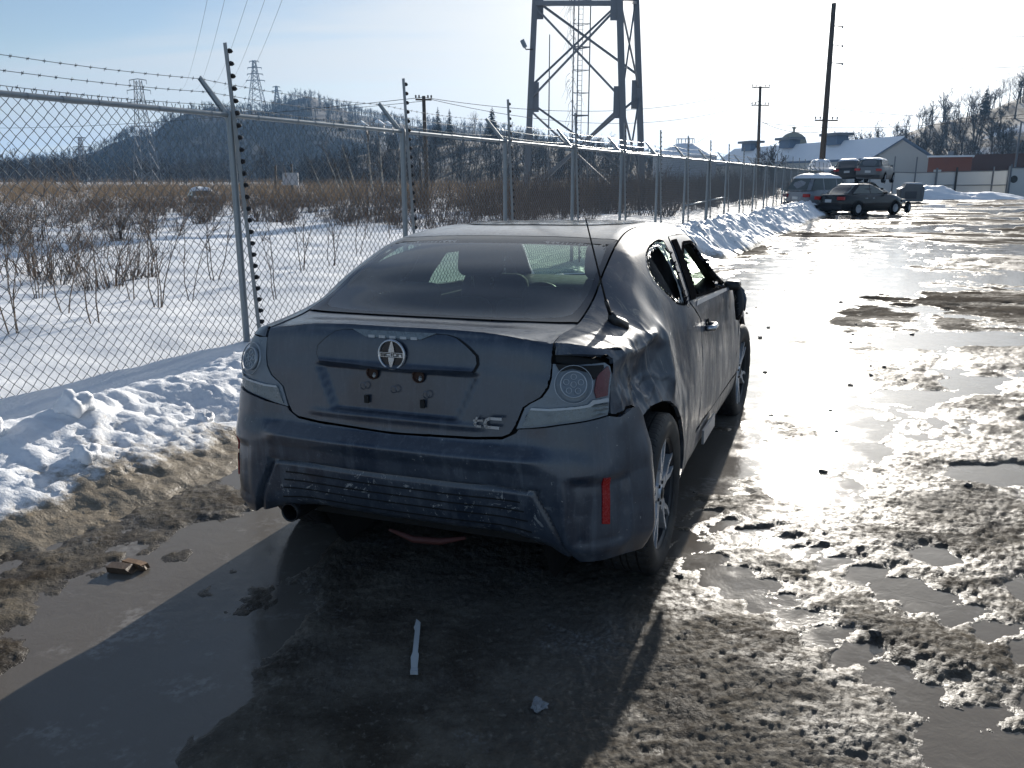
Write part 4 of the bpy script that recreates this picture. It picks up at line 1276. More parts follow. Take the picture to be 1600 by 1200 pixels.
for x in (-.37, .37):
    s_ = empty('front_seat'); s_.parent = CAR
    soft_box('seat_cushion', (x, 1.45, .55), (.50, .52, .18), FABRIC, s_, .1, 3, .06)
    soft_box('seat_back', (x, 1.12, .83), (.48, .14, .60), FABRIC, s_, -.30, 3, .06, .82)
    soft_box('headrest', (x, .985, 1.215), (.27, .10, .19), FABRIC, s_, -.2, 3, .045)
    MB().tube([(x - .06, 1.0, 1.06), (x - .06, .99, 1.15)], .008, 6).tube([(x + .06, 1.0, 1.06), (x + .06, .99, 1.15)], .008, 6).build('headrest_post', CHROME, s_)
rs_ = empty('rear_seat'); rs_.parent = CAR
soft_box('seat_cushion', (0, .55, .62), (1.25, .46, .16), FABRIC, rs_, .1, 3, .05)
for x in (-.33, .33):
    soft_box('seat_back', (x, .22, .85), (.62, .13, .50), FABRIC, rs_, -.32, 3, .05)
    soft_box('headrest', (x, .12, 1.105), (.25, .09, .13), FABRIC, rs_, -.2, 3, .04)
soft_box('dashboard', (0, 2.30, .86), (1.45, .45, .26), BLACK, CAR, .1, 3, .07)
sw = MB()
sw.tube([(-.37 + .185 * math.cos(a), 1.93 + .06 * math.sin(a), .82 + .16 * math.sin(a)) for a in np.linspace(0, 2 * math.pi, 33)], .016, 8, False)
sw.tube([(-.37 - .17, 1.95, .81), (-.37, 2.0, .80), (-.37 + .17, 1.95, .81)], .02, 6).tube([(-.37, 2.0, .80), (-.37, 2.15, .82)], .03, 8)
sw.build('steering_wheel', BLACK, CAR, True)
# ---- aerial, and the smashed door mirror
ab = MB(); ab.tube([(.72, -.16, 1.048), (.705, -.215, 1.085), (.70, -.232, 1.115)], [.040, .022, .010], 10)
abo = ab.build('aerial_base', BLACK, CAR, True)
am = MB(); am.tube([(.70, -.235, 1.11), (.692, -.275, 1.165)], .0075, 8)
am.tube([(.692 - .005 * t * 4, -.275 - .21 * t, 1.165 + .31 * t) for t in np.linspace(0, 1, 12)], [.0045 - .0018 * t for t in np.linspace(0, 1, 12)], 6)
am.build('aerial_mast', BLACK, abo, True)
mr = empty('door_mirror'); mr.parent = CAR
mr['label'] = 'smashed black door mirror hanging off its stump'
soft_box('mirror_base', (.855, 2.24, .985), (.10, .12, .06), BLACK, mr, 0, 2, .02)
mh = MB()
mh.tube([(.865, 2.26, .985), (.885, 2.26, .955), (.90, 2.25, .90), (.908, 2.22, .835), (.905, 2.20, .765)], [.018, .030, .032, .030, .014], 9)
mh.build('mirror_shell', BLACK, mr, True)
mc = MB(); mc.tube([(.885, 2.29, .985), (.915, 2.29, .945), (.932, 2.28, .89), (.938, 2.25, .82)], [.006, .014, .014, .006], 7)
mc.build('mirror_cap', PAINT_R, mr, True)
mg = MB()
for k in range(7):
    t = k / 6; p = Vector((.885 + .02 * t, 2.19, .95 - .15 * t))
    mg.add([p + Vector((rng.uniform(-.02, .02), rng.uniform(-.01, .01), rng.uniform(-.02, .02))) for _ in range(3)], [(0, 1, 2)])
mg.build('mirror_fragment', CHROME, mr)
bpy.context.view_layer.update()
# ------------------------------------------------------------------ chain link fence
print('fence')
GALV = plain('galvanised_steel', (.26, .29, .31), .42, .55, .2, 12)
WIREM = plain('galvanised_wire', (.17, .19, .205), .4, .7, .25, 30)
STRIP = plain('grey_composite_strip', (.23, .25, .26), .5, .2, .15, 12)
INSUL = plain('black_insulator', (.012, .013, .016), .5, 0, .3, 20)
PITCH_S = 2.77
NSPAN = 31
RAIL_Z = 2.16
ang_f = math.atan2(FD[1], FD[0])          # fence direction, measured from +X
FENCE = empty('chain_link_fence', fpt(0, 0, 0), ang_f)   # local x runs along the fence, local -y points to the lot
tag(FENCE, 'tall galvanised chain link fence topped with three strands of barbed wire', 'fence')
# local frame: x along, y = left of travel = away from the lot
def post_mesh():
    mb = MB(); mb.tube([(0, 0, -.2), (0, 0, RAIL_Z + .03)], .031, 12)
    o = mb.build('post', GALV, FENCE, True); smooth_angle(o, 40); return o
def cap_arm():
    mb = MB()
    mb.lathe([(.036, -.05), (.038, .0), (.034, .03), (.0, .045)], 'Z', (0, 0, RAIL_Z), 12)
    mb.prism([(0, 0), (.06, -.015), (.32, .30), (.295, .325)], .012, (0, .0, RAIL_Z + .01), (0, 1, 0), (0, 0, 1), (1, 0, 0))
    mb.prism([(0, 0), (.06, -.015), (.32, .30), (.318, .304), (.055, -.008)], .034, (-.011, .0, RAIL_Z + .01), (0, 1, 0), (0, 0, 1), (1, 0, 0))
    return mb.build('barbed_wire_arm', GALV, FENCE)
def rail_mesh():
    mb = MB(); mb.tube([(0, 0, 0), (PITCH_S, 0, 0)], .021, 10)
    mb.tube([(PITCH_S * .42, 0, 0), (PITCH_S * .42 + .16, 0, 0)], .0245, 10)
    mb.tube([(.03, 0, 0), (.075, 0, 0)], .027, 10)
    for k in range(5):
        x = .35 + k * .55
        mb.tube([(x + .004 * math.cos(a), .025 * math.sin(a), .025 * math.cos(a) - .004) for a in np.linspace(0, 2 * math.pi, 9)], .0025, 4, False)
    o = mb.build('top_rail', GALV, FENCE, True); smooth_angle(o, 40); return o
def mesh_panel():
    w = .043; nx = int(PITCH_S / w); zs = np.arange(.05, RAIL_Z + .012, w)
    nz = len(zs); r_ = .0038
    V = []; F = []
    # every wire is a zigzag ribbon with a three sided section
    for i in range(nx):
        x0 = i * w; b = len(V); nP = nz + 1
        pts = [(x0 + (w if (k + i) % 2 else 0.0), .004 * (1 if (k % 2) else -1), zs[k]) for k in range(nz)]
        pts.append((x0 + w * .5, .0, zs[-1] + .055))
        for (x, y, z) in pts:
            for a in (0.3, 2.4, 4.5): V.append((x + r_ * math.cos(a), y + r_ * math.sin(a), z))
        for k in range(nP - 1):
            for j in range(3):
                F.append((b + k * 3 + j, b + k * 3 + (j + 1) % 3, b + k * 3 + 3 + (j + 1) % 3, b + k * 3 + 3 + j))
    o = mesh_np('chain_link_mesh', np.array(V), np.array(F), WIREM, FENCE)
    o['kind'] = 'stuff'
    return o
def copies(o, positions):
    for i, p in enumerate(positions):
        c = o if i == 0 else o.copy()
        if i: COL.objects.link(c); c.parent = FENCE
        c.location = p
S0 = -2
copies(post_mesh(), [((k + S0) * PITCH_S, 0, 0) for k in range(NSPAN + 1)])
copies(cap_arm(), [((k + S0) * PITCH_S, 0, 0) for k in range(NSPAN + 1)])
copies(rail_mesh(), [((k + S0) * PITCH_S, 0, RAIL_Z) for k in range(NSPAN)])
copies(mesh_panel(), [((k + S0) * PITCH_S, .034, 0) for k in range(NSPAN)])
# heavier brace post with mid rails either side
bp_ = MB(); bp_.tube([(7 * PITCH_S + .06, 0, -.2), (7 * PITCH_S + .06, 0, RAIL_Z + .02)], .05, 12); o = bp_.build('brace_post', GALV, FENCE, True); smooth_angle(o, 40)
for a, b, z0, z1 in ((6, 7, .95, 1.02), (7, 8, 1.02, 1.08)):
    mb = MB(); mb.tube([(a * PITCH_S, 0, z0), (b * PITCH_S, 0, z1)], .021, 8); mb.build('brace_rail', GALV, FENCE, True)
for dy, dz in ((.30, .31), (.20, .195), (.10, .085)):
    mb = MB()
    pts = []
    for k in range(NSPAN):
        for t in np.linspace(0, 1, 7)[:-1]:
            sag = -.03 * 4 * t * (1 - t)
            pts.append(((k + S0 + t) * PITCH_S, dy, RAIL_Z + dz + sag))
    mb.tube(pts, .0024, 4, False)
    x = S0 * PITCH_S
    while x < 16 * PITCH_S:
        t = (x / PITCH_S) % 1
        z = RAIL_Z + dz - .12 * t * (1 - t)
        a = rng.uniform(0, 3)
        for q in (0, 1.7):
            v = Vector((math.sin(q + a) * .006, math.cos(a + q) * .016, math.sin(a + q) * .016))
            mb.tube([Vector((x, dy, z)) - v, Vector((x, dy, z)) + v], .0022, 3, False)
        mb.tube([(x - .008, dy, z), (x + .008, dy, z)], .0048, 5)
        x += .127
    mb.build('barbed_wire', WIREM, FENCE)

# ------------------------------------------------------------------ electric fence posts on the lot side
EF = empty('electric_fence', fpt(0, .15, 0), ang_f)
tag(EF, 'row of slim grey posts studded with black insulators in front of the chain link', 'electric fence')
lean_toward = .035
def strip_mesh():
    mb = MB()
    H_ = 2.74
    mb.prism([(-.022, -.1), (.022, -.1), (.022, H_ - .05), (-.022, H_)], .006, (0, 0, 0), (1, 0, 0), (0, 0, 1), (0, 1, 0))
    mb.prism([(-.022, -.1), (-.016, -.1), (-.016, H_), (-.022, H_)], .030, (0, -.028, 0), (1, 0, 0), (0, 0, 1), (0, 1, 0))
    return mb.build('post', STRIP, EF)
def insulator_mesh():
    mb = MB()
    mb.lathe([(.0, -.022), (.010, -.022), (.012, -.012), (.021, -.010), (.022, -.004), (.012, -.002), (.012, .004), (.019, .006), (.019, .012), (.010, .014), (.008, .03), (.0, .03)], 'X', (0, 0, 0), 8)
    return mb.build('insulator', INSUL, None, False, False)
N_INS = 26
st0 = strip_mesh(); in0 = insulator_mesh(); first_ = True; n_sub = 0
joined = None
for k in range(NSPAN + 1):
    p = st0 if k == 0 else st0.copy()
    if k: COL.objects.link(p); p.parent = EF
    p.location = ((k + S0) * PITCH_S + .03, 0.0, 0)
    p.rotation_euler = (-.045, .010 * math.sin(k * 2.1) - .006, .0)
    if 2 <= k <= 12:
        for j in range(N_INS):
            i_ = in0 if first_ else in0.copy()
            if not first_: COL.objects.link(i_)
            first_ = False
            i_.parent = p; i_.location = (.028, -.012, 2.68 - j * .1005)
    else:
        if joined is None:
            mb = MB()
            for j in range(N_INS):
                mb.box((.028, -.012, 2.68 - j * .1005), (.045, .036, .018)); mb.box((.028, -.012, 2.68 - j * .1005), (.02, .02, .034))
            joined = mb.build('insulators', INSUL); joined['kind'] = 'stuff'; i_ = joined
        else:
            i_ = joined.copy(); COL.objects.link(i_)
        i_.parent = p
# ------------------------------------------------------------------ the wider place
print('background')
def at(u, v, Y):
    """point of the place seen at a measured spot, Y metres ahead"""
    x = (u - 800) / CAM_F; y = -(v - 600) / CAM_F
    d = Vector((x, math.cos(PITCH) + y * math.sin(PITCH), -math.sin(PITCH) + y * math.cos(PITCH)))
    return Vector((0, 0, CAM_H)) + d * (Y / d.y)
STEEL = plain('weathered_tower_steel', (.16, .175, .195), .6, .25, .2, .8)
WOODP = plain('weathered_pole_wood', (.085, .07, .058), .85, 0, .3, 1.5, .2)
WIRE = plain('power_wire', (.03, .03, .033), .6, .3, .2, 5)
BARK = plain('bare_bark', (.058, .049, .042), .9, 0, .35, .6)
BARKF = plain('distant_bark', (.028, .027, .029), .95, 0, .3, .6)
BARKR = plain('red_brown_stems', (.125, .092, .070), .9, 0, .35, .9)
BARKP = plain('pale_birch_bark', (.34, .32, .28), .8, 0, .3, 3)
NEEDLE = plain('dark_conifer_needles', (.018, .026, .019), .85, 0, .4, 1.2)
DRYG = plain('dry_brush', (.26, .185, .115), .9, 0, .35, .5)

# ---- bare woody plants
def branch_tris(rs, h, levels, spread=.55, trunk=.03, droop=0.0, twig=.012, nb=(9, 4, 3), lean=0.0):
    """ribbons (quads) for one bare tree, unit-ish: returns (V, F)"""
    V = []; F = []
    def rib(a, b, wa, wb, turn):
        d = b - a; n = np.linalg.norm(d) + 1e-9
        s_ = np.cross(d / n, turn); s_ /= np.linalg.norm(s_) + 1e-9
        k = len(V); V.extend([a - s_ * wa, a + s_ * wa, b + s_ * wb, b - s_ * wb]); F.append((k, k + 1, k + 2, k + 3))
    def grow(a, d, L_, w, lev):
        seg = 3 if lev == 0 else 2
        p = a; pts = [a]
        for i in range(seg):
            d = d + rs.randn(3) * (.07 if lev == 0 else .18) + np.array([0, 0, .10 - droop * lev * .2]); d /= np.linalg.norm(d)
            q = p + d * L_ / seg
            w1 = w * (1 - .62 * (i + 1) / seg); w0 = w * (1 - .62 * i / seg)
            t_ = rs.randn(3)
            rib(p, q, w0, w1, t_)
            if lev == 0: rib(p, q, w0, w1, np.cross(d, t_))
            p = q; pts.append(p)
        if lev < levels:
            for j in range(nb[min(lev, len(nb) - 1)]):
                t = rs.uniform(.30 if lev == 0 else .2, 1.0); i = min(int(t * seg), seg - 1); f = t * seg - i
                b0 = pts[i] * (1 - f) + pts[i + 1] * f
                az = rs.uniform(0, 2 * math.pi); el = rs.uniform(.25, 1.05)
                dd = np.array([math.cos(az) * math.cos(el), math.sin(az) * math.cos(el), math.sin(el)]) * spread * 1.7 + d * .55
                dd /= np.linalg.norm(dd)
                grow(b0, dd, L_ * rs.uniform(.38, .62) * (1.15 - .35 * t), max(w * .45 * (1.1 - .5 * t), twig), lev + 1)
    az = rs.uniform(0, 6.28)
    grow(np.zeros(3), np.array([math.cos(az) * lean, math.sin(az) * lean, 1.0]), h, trunk, 0)
    return np.array(V), np.array(F)
def shrub_tris(rs, h, n, twig=.006, spread=.6, subs=3):
    V = []; F = []
    for i in range(n):
        az = rs.uniform(0, 6.28); rr = abs(rs.randn()) * .14 * h
        p = np.array([math.cos(az) * rr, math.sin(az) * rr, 0]); d = np.array([math.cos(az) * spread * rs.uniform(.1, 1), math.sin(az) * spread * rs.uniform(.1, 1), 1.0])
        L_ = h * rs.uniform(.5, 1.05); w = twig * rs.uniform(1.0, 2.0)
        for s_ in range(3):
            d = d + rs.randn(3) * .16; d /= np.linalg.norm(d); q = p + d * L_ / 3
            sd = np.cross(d, rs.randn(3)); sd /= np.linalg.norm(sd) + 1e-9
            k = len(V); w1 = w * .72; V.extend([p - sd * w, p + sd * w, q + sd * w1, q - sd * w1]); F.append((k, k + 1, k + 2, k + 3))
            for j in range(subs if s_ else 1):
                t = rs.uniform(.2, 1); b = p * (1 - t) + q * t
                dd = d + rs.randn(3) * .6; dd[2] = abs(dd[2]) * .8; dd /= np.linalg.norm(dd); e = b + dd * L_ * rs.uniform(.14, .34)
                sd = np.cross(dd, rs.randn(3)); sd /= np.linalg.norm(sd) + 1e-9
                k = len(V); ww = w * .5; V.extend([b - sd * ww, b + sd * ww, e + sd * ww * .5, e - sd * ww * .5]); F.append((k, k + 1, k + 2, k + 3))
            p = q; w = w1
    return np.array(V), np.array(F)
def scatter(name, protos, places, mat, label):
    """many plants that read as one mass: (x, y, z, scale)"""
    rs = np.random.RandomState(5); Vs = []; Fs = []; b = 0
    for x, y, z, sc in places:
        V, F = protos[rs.randint(len(protos))]
        a = rs.uniform(0, 6.28); c_, s_ = math.cos(a), math.sin(a)
        W = V @ np.array([[c_, s_, 0], [-s_, c_, 0], [0, 0, 1]]) * np.array([sc, sc, sc * rs.uniform(.85, 1.15)]) + np.array([x, y, z])
        Vs.append(W); Fs.append(F + b); b += len(V)
    o = mesh_np(name, np.concatenate(Vs), np.concatenate(Fs), mat)
    return tag(o, label, kind='stuff')
RS = np.random.RandomState(3)

# ---- hills
def ridge_hill(name, pts, Yr, Yf, label, n=200, rows=40, back=1.5, zf=-2.0, mat=None, drop=0.0):
    u = np.array([p[0] for p in pts], float); v = np.array([p[1] for p in pts], float) + drop
    uu = np.linspace(u[0], u[-1], n); vv = np.interp(uu, u, v)
    V = []
    for i in range(n):
        p = at(uu[i], vv[i], Yr); 
        for j in range(rows):
            t = j / (rows - 1) * (1 + .35)
            Y = Yf + (Yr - Yf) * t
            if t <= 1: z = zf + (p.z - zf) * (t ** 1.15 * .55 + .45 * t * t * (3 - 2 * t))
            else: z = p.z - (p.z - zf) * (t - 1) * 1.2
            X = p.x * Y / Yr
            V.append((X, Y, z + (float(fbm(np.array(X * .02), np.array(Y * .02), 4, seed=61)) - .5) * (Yr * .02) * min(1, t * 3)))
    i_ = np.arange(n * rows).reshape(n, rows)
    q = np.stack([i_[:-1, :-1], i_[1:, :-1], i_[1:, 1:], i_[:-1, 1:]], -1).reshape(-1, 4)
    V = np.array(V)
    o = mesh_np(name, V, q, mat, smooth=True)
    tag(o, label, kind='structure')
    return V.reshape(n, rows, 3)
def hill_material(name, snow):
    m = Mat(name)
    n_ = m.noise(.035, 7, .68); n2_ = m.noise(.4, 4, .6)
    c = m.mix(n2_, lin(48, 43, 40), lin(74, 66, 58))
    c = m.mix(m.math('MULTIPLY', m.rng(n_, .50, .62), snow), c, (.62, .66, .72))
    m.set(Base_Color=c, Roughness=.95)
    return m.m
def hill_trees(H, k, Yscale, name, mat, label, protos, h0, h1, jmax=None):
    n, rows, _ = H.shape; pl = []
    for _ in range(k):
        a = RS.uniform(0, n - 1.001); b = RS.uniform(0, (rows - 1) * (jmax or .78))
        i, j = int(a), int(b); p = H[i, j] * (1 - (a - i)) * (1 - (b - j)) + H[i + 1, j] * (a - i) * (1 - (b - j)) + H[i, j + 1] * (1 - (a - i)) * (b - j) + H[i + 1, j + 1] * (a - i) * (b - j)
        pl.append((p[0], p[1], p[2] - .3, RS.uniform(h0, h1)))
    return scatter(name, protos, pl, mat, label)
far_pr = [branch_tris(np.random.RandomState(100 + i), .62, 2, .5, .022, 0, .009, (8, 4)) for i in range(6)]
HILL = ridge_hill('hill', [(-700, 300), (-150, 274), (0, 263), (110, 247), (150, 236), (175, 224), (205, 208), (232, 209), (262, 186), (310, 170), (350, 162), (420, 166), (450, 156), (482, 148), (520, 160), (580, 176), (640, 190), (700, 197), (800, 205), (900, 216), (1000, 240), (1100, 256), (1200, 268), (1400, 284)], 900, 480, 'steep wooded hill with snow between bare trees across the field', mat=hill_material('leaf_litter_hill', .10), drop=4)
hill_trees(HILL, 9000, 900, 'woodland', BARKF, 'grey bare woodland covering the far hill', far_pr, 8, 13)
near_pr = [branch_tris(np.random.RandomState(200 + i), .55, 3, .6, .02, 0, .0045, (9, 5, 3)) for i in range(5)]
HILL2 = ridge_hill('hill', [(1180, 290), (1250, 268), (1330, 236), (1400, 215), (1440, 200), (1480, 188), (1520, 174), (1560, 158), (1600, 140), (1700, 118), (1900, 80), (2200, 60)], 300, 165, 'snowy wooded hillside behind the brick building', n=120, rows=30, zf=0, mat=hill_material('snowy_hillside', .95), drop=4)
hill_trees(HILL2, 560, 300, 'woodland', BARK, 'bare brown trees on the slope behind the warehouse', near_pr, 7, 13, .76)
HILL3 = ridge_hill('hill', [(480, 268), (560, 240), (640, 226), (700, 219), (800, 220), (900, 228), (1000, 243), (1080, 264), (1150, 280)], 335, 190, 'low dark wooded ridge behind the utility pole and the tower', n=90, rows=24, mat=hill_material('ridge_floor', .25), drop=4)
hill_trees(HILL3, 620, 335, 'woodland', BARKF, 'bare dark trees on the low ridge behind the tower', near_pr, 6, 10.5, .78)
# low treeline and brush across the field
pl = [(RS.uniform(-330, 70), RS.uniform(260, 420), -1.5, RS.uniform(9, 17)) for _ in range(420)]
scatter('tree_line', near_pr[:3], [p for p in pl], BARKF, 'low line of bare trees at the foot of the far hill')
sh_pr = [shrub_tris(np.random.RandomState(300 + i), 1.0, 26, .0062, .55, 3) for i in range(6)]
pl = []
for _ in range(1500):
    Y = RS.uniform(44, 150); X = RS.uniform(-.66, .16) * Y
    if f_st(X, Y)[1] > -1.5: continue
    pl.append((X, Y, -.05, RS.uniform(.6, 1.35) * (1 + Y / 260)))
scatter('dry_brush', sh_pr, pl, DRYG, 'tawny dry brush along the far edge of the snow field')
pl = []
for _ in range(360):
    s_ = RS.uniform(17, 84); t_ = -RS.uniform(2.5, 12) - RS.exponential(3)
    p = fpt(s_, t_)
    pl.append((p[0], p[1], .05, RS.uniform(1.0, 2.3) * (.55 + .45 * sstep(14, 30, s_))))
scatter('thicket', sh_pr, pl, BARKR, 'dense reddish brown thicket behind the far part of the fence')
pl = []
for _ in range(900):
    s_ = RS.uniform(-6, 40); t_ = -RS.uniform(5, 34)
    p = fpt(s_, t_); cl = float(fbm(np.array(p[0] * .18), np.array(p[1] * .18), 3, seed=71))
    if cl < .46 + .10 * (t_ > -10): continue
    pl.append((p[0], p[1], .05, RS.uniform(.35, 1.15)))
scatter('brush', sh_pr, pl, BARKR, 'low reddish brush in patches on the snow field')
# saplings that stand alone just behind the fence
sap_pr = []
for i in range(5):
    rs = np.random.RandomState(400 + i); mb = MB()
    for st in range(2 + i % 3):
        az = rs.uniform(0, 6.28); p = Vector((math.cos(az) * .05, math.sin(az) * .05, 0)); d = Vector((math.cos(az) * .14, math.sin(az) * .14, 1)); h = rs.uniform(1.2, 2.0)
        pts = [p]
        for s_ in range(6):
            d = (d + Vector(rs.randn(3) * .10)).normalized(); pts.append(pts[-1] + d * h / 6)
        mb.tube(pts, [.0085 * (1 - .13 * k) for k in range(7)], 5)
        for j in range(10):
            k = rs.randint(2, 6); b = pts[k]; dd = (d + Vector(rs.randn(3) * .55)).normalized(); dd.z = abs(dd.z); e = b + dd * h * rs.uniform(.12, .32)
            m_ = (b + e) / 2 + Vector(rs.randn(3) * .02)
            mb.tube([b, m_, e], [.0045, .0035, .002], 3)
    o = mb.build('sapling', BARKR); sap_pr.append(o)
sp = [(22, 530, .06), (108, 500, .05), (150, 515, .08), (205, 470, .1), (248, 480, .1), (300, 470, .12), (335, 440, .1), (60, 470, .1), (430, 470, .1), (470, 425, .12), (520, 420, .1), (560, 400, .1), (575, 375, .12), (610, 380, .1), (10, 440, .1), (130, 430, .1)]
used = set(); ORD = ['first', 'second', 'third', 'fourth', 'fifth', 'sixth', 'seventh', 'eighth', 'ninth', 'tenth', 'eleventh', 'twelfth', 'thirteenth', 'fourteenth', 'fifteenth', 'sixteenth']
sp.sort()
for i, (u, v, z) in enumerate(sp):
    o = sap_pr[i % 5]
    if i % 5 in used:
        o = o.copy(); COL.objects.link(o)
    used.add(i % 5)
    d = at(u, v, 10.0) - Vector((0, 0, CAM_H)); t = (z - CAM_H) / d.z
    p = Vector((0, 0, CAM_H)) + d * t
    o.location = p; o.rotation_euler = (0, 0, i * 1.3); o.scale = (1.0,) * 3 if i % 2 else (.8, .8, .85)
    tag(o, ORD[i] + ' thin bare sapling from the left in the snow behind the chain link', 'sapling', 'saplings behind the fence')
# pale young birches
for i, (u, v, h, lean) in enumerate([(560, 312, 7.2, .22), (585, 312, 8.2, .12), (600, 313, 8.8, .05), (622, 312, 6.0, 0), (545, 312, 5.2, .34), (510, 313, 5.0, .3), (535, 311, 6.6, .26)]):
    p = at(u, v, 66); rs = np.random.RandomState(500 + i); mb = MB()
    h *= .62; pts = [Vector((0, 0, 0))]; d = Vector((-lean, 0, 1)).normalized()
    for s_ in range(6): d = (d + Vector(rs.randn(3) * .03)).normalized(); pts.append(pts[-1] + d * h / 6)
    t_ = empty('birch_tree', (p.x, p.y, -.1)); mb.tube(pts, [.10 * (1 - .14 * k) for k in range(7)], 6); mb.build('trunk', BARKP, t_, True)
    cb = MB()
    for j in range(22):
        k = rs.randint(2, 6); b = pts[k] + (pts[k + 1] - pts[k]) * rs.rand(); dd = (d + Vector(rs.randn(3) * .45)).normalized(); e = b + dd * h * rs.uniform(.1, .24); cb.tube([b, e], [.022, .009], 3)
        for q in range(3): f = b + (e - b) * rs.uniform(.3, 1); cb.tube([f, f + (dd + Vector(rs.randn(3) * .5)).normalized() * h * .08], [.010, .005], 3)
    cb.build('crown', BARK, t_)
    lab = ['leaning birch just left of the two tall upright birches', 'slightly leaning pale birch beside the tallest birch', 'tallest upright birch of the clump left of the second fence post', 'short upright birch nearest the second fence post', 'most strongly leaning birch of the clump', 'leftmost leaning birch of the clump at the field edge', 'leaning birch of middle height in the left half of the clump'][i]
    tag(t_, lab, 'tree', 'leaning birches' if lean > .1 else 'upright birches')
# conifers and single trees on the skyline
def conifer(loc, h, label, w=.24, seed=1, group=None):
    rs = np.random.RandomState(seed); t_ = empty('conifer_tree', loc); mb = MB(); mb.tube([(0, 0, -.5), (0, 0, h * .97)], [h * .02, h * .003], 6); mb.build('trunk', BARK, t_)
    V = []; F = []
    nw = 22
    for k in range(nw):
        z = h * (.10 + .88 * k / nw); r_ = h * w * (1 - k / nw) ** .85 * rs.uniform(.75, 1.1) + h * .012
        for j in range(11):
            a = rs.uniform(0, 6.28); rr = r_ * rs.uniform(.65, 1.15); c_, s_ = math.cos(a), math.sin(a); wd = rr * .26; zz = z + rs.uniform(-.02, .02) * h
            b = len(V); V += [(0, 0, zz + rr * .12), (c_ * rr * .6 - s_ * wd, s_ * rr * .6 + c_ * wd, zz - rr * .10), (c_ * rr, s_ * rr, zz - rr * .30), (c_ * rr * .6 + s_ * wd, s_ * rr * .6 - c_ * wd, zz - rr * .12), (c_ * rr * .55, s_ * rr * .55, zz - rr * .26)]
            F += [(b, b + 1, b + 2), (b, b + 2, b + 3), (b + 1, b + 4, b + 3)]
    o = mesh_np('crown', np.array(V), F, NEEDLE, t_)
    return tag(t_, label, 'tree', group)
def bare(loc, h, label, seed=1, mat=None, group=None):
    t_ = empty('bare_tree', loc); V, F = branch_tris(np.random.RandomState(seed), h * .62, 4, .6, h * .011, 0, h * .0011, (11, 6, 4, 3))
    nt = 6; o = mesh_np('crown', V, F, mat or BARK, t_)
    MB().tube([(0, 0, -.5), (0, 0, h * .22)], [h * .013, h * .011], 7).build('trunk', mat or BARK, t_, True)
    return tag(t_, label, 'tree', group)
for i, (u, vt, vb, Y, lab) in enumerate([(685, 165, 225, 330, 'dark pointed conifer nearest the utility pole on the low ridge'), (703, 168, 222, 330, 'dark pointed conifer second from the utility pole on the low ridge'), (769, 165, 225, 320, 'broad dark conifer right of the round bare tree on the ridge'), (534, 178, 206, 480, 'lone dark evergreen above the fence rail on the hill'), (1538, 130, 182, 262, 'dark conifer among bare trees on the right hilltop')]):
    a = at(u, vb, Y); b = at(u, vt, Y); conifer((a.x, a.y, a.z), b.z - a.z, lab, .24 if i not in (2, 3) else .34, 30 + i)
for i, (u, vt, vb, Y, lab) in enumerate([(742, 166, 222, 320, 'round bare tree between the dark conifers on the ridge'), (1445, 152, 208, 255, 'wide bare tree standing alone on the right hillside'), (1510, 122, 190, 262, 'tall bare tree left of the hilltop conifer'), (1562, 112, 175, 262, 'tall bare tree just right of the hilltop conifer'), (1590, 95, 160, 262, 'tallest bare tree at the right end of the hilltop'), (60, 232, 285, 240, 'spreading bare tree far left beyond the fence'), (955, 205, 240, 120, 'small bare tree behind the lattice mast'), (1575, 105, 170, 262, 'thin bare tree in the hilltop row at the right'), (1525, 128, 188, 262, 'slim bare tree leaning by the hilltop conifer')]):
    a = at(u, vb, Y); b = at(u, vt, Y); bare((a.x, a.y, a.z), (b.z - a.z) * 1.0, lab, 60 + i)

# ---- big three legged tower base
TW = empty('transmission_tower', (0, 0, 0)); tag(TW, 'huge grey steel tower leg section with crossed braces behind the fence', 'tower')
def leg_pt(u0, u1, Y, v):   # straight leg through its foot (v 300) and its upper end (v 0)
    u = u1 + (u0 - u1) * v / 300.0
    return at(u, v, Y)
LG = {'a': (822, 836, 71), 'b': (976, 968, 66), 'c': (1004, 994, 74)}
def leg(k, v): u0, u1, Y = LG[k]; return leg_pt(u0, u1, Y, v)
for k in 'abc':
    lo = leg(k, 300); hi = leg(k, -420); lo.z = 0
    mb = MB(); mb.tube([lo, leg(k, 150), hi], [.36, .34, .28], 4, True, math.pi / 4); mb.build('leg', STEEL, TW)
def brace(k1, v1, k2, v2, w=.20):
    mb = MB(); mb.beam(leg(k1, v1), leg(k2, v2), w * .72); mb.build('brace', STEEL, TW)
brace('a', 5, 'b', 5, .5); brace('a', 8, 'c', 2, .3); brace('b', 4, 'c', 4, .3)
for k1, v1, k2, v2, w in [('a', 10, 'b', 155, .19), ('a', 155, 'b', 8, .19), ('a', 0, 'c', 118, .22), ('a', 135, 'c', -20, .22), ('a', 172, 'b', 310, .19), ('a', 160, 'c', 285, .2), ('b', 165, 'a', 310, .24), ('c', 150, 'a', 300, .24), ('b', -5, 'c', 140, .18), ('c', -5, 'b', 150, .18), ('b', 165, 'c', 300, .18), ('c', 150, 'b', 300, .18),
                          ('a', -10, 'b', -160, .19), ('b', -10, 'a', -160, .19), ('b', -10, 'c', -160, .18), ('c', -10, 'b', -160, .18), ('a', -160, 'b', -165, .3)]: brace(k1, v1, k2, v2, w)
for k, v in (('a', 152), ('b', 160), ('c', 148), ('a', 6), ('b', 6)):
    p = leg(k, v); q = leg(k, v - 1); 
    MB().box(p + Vector((.30 if k == 'a' else -.30, -.1, 0)), (.75, .10, 2.3)).build('gusset_plate', STEEL, TW)
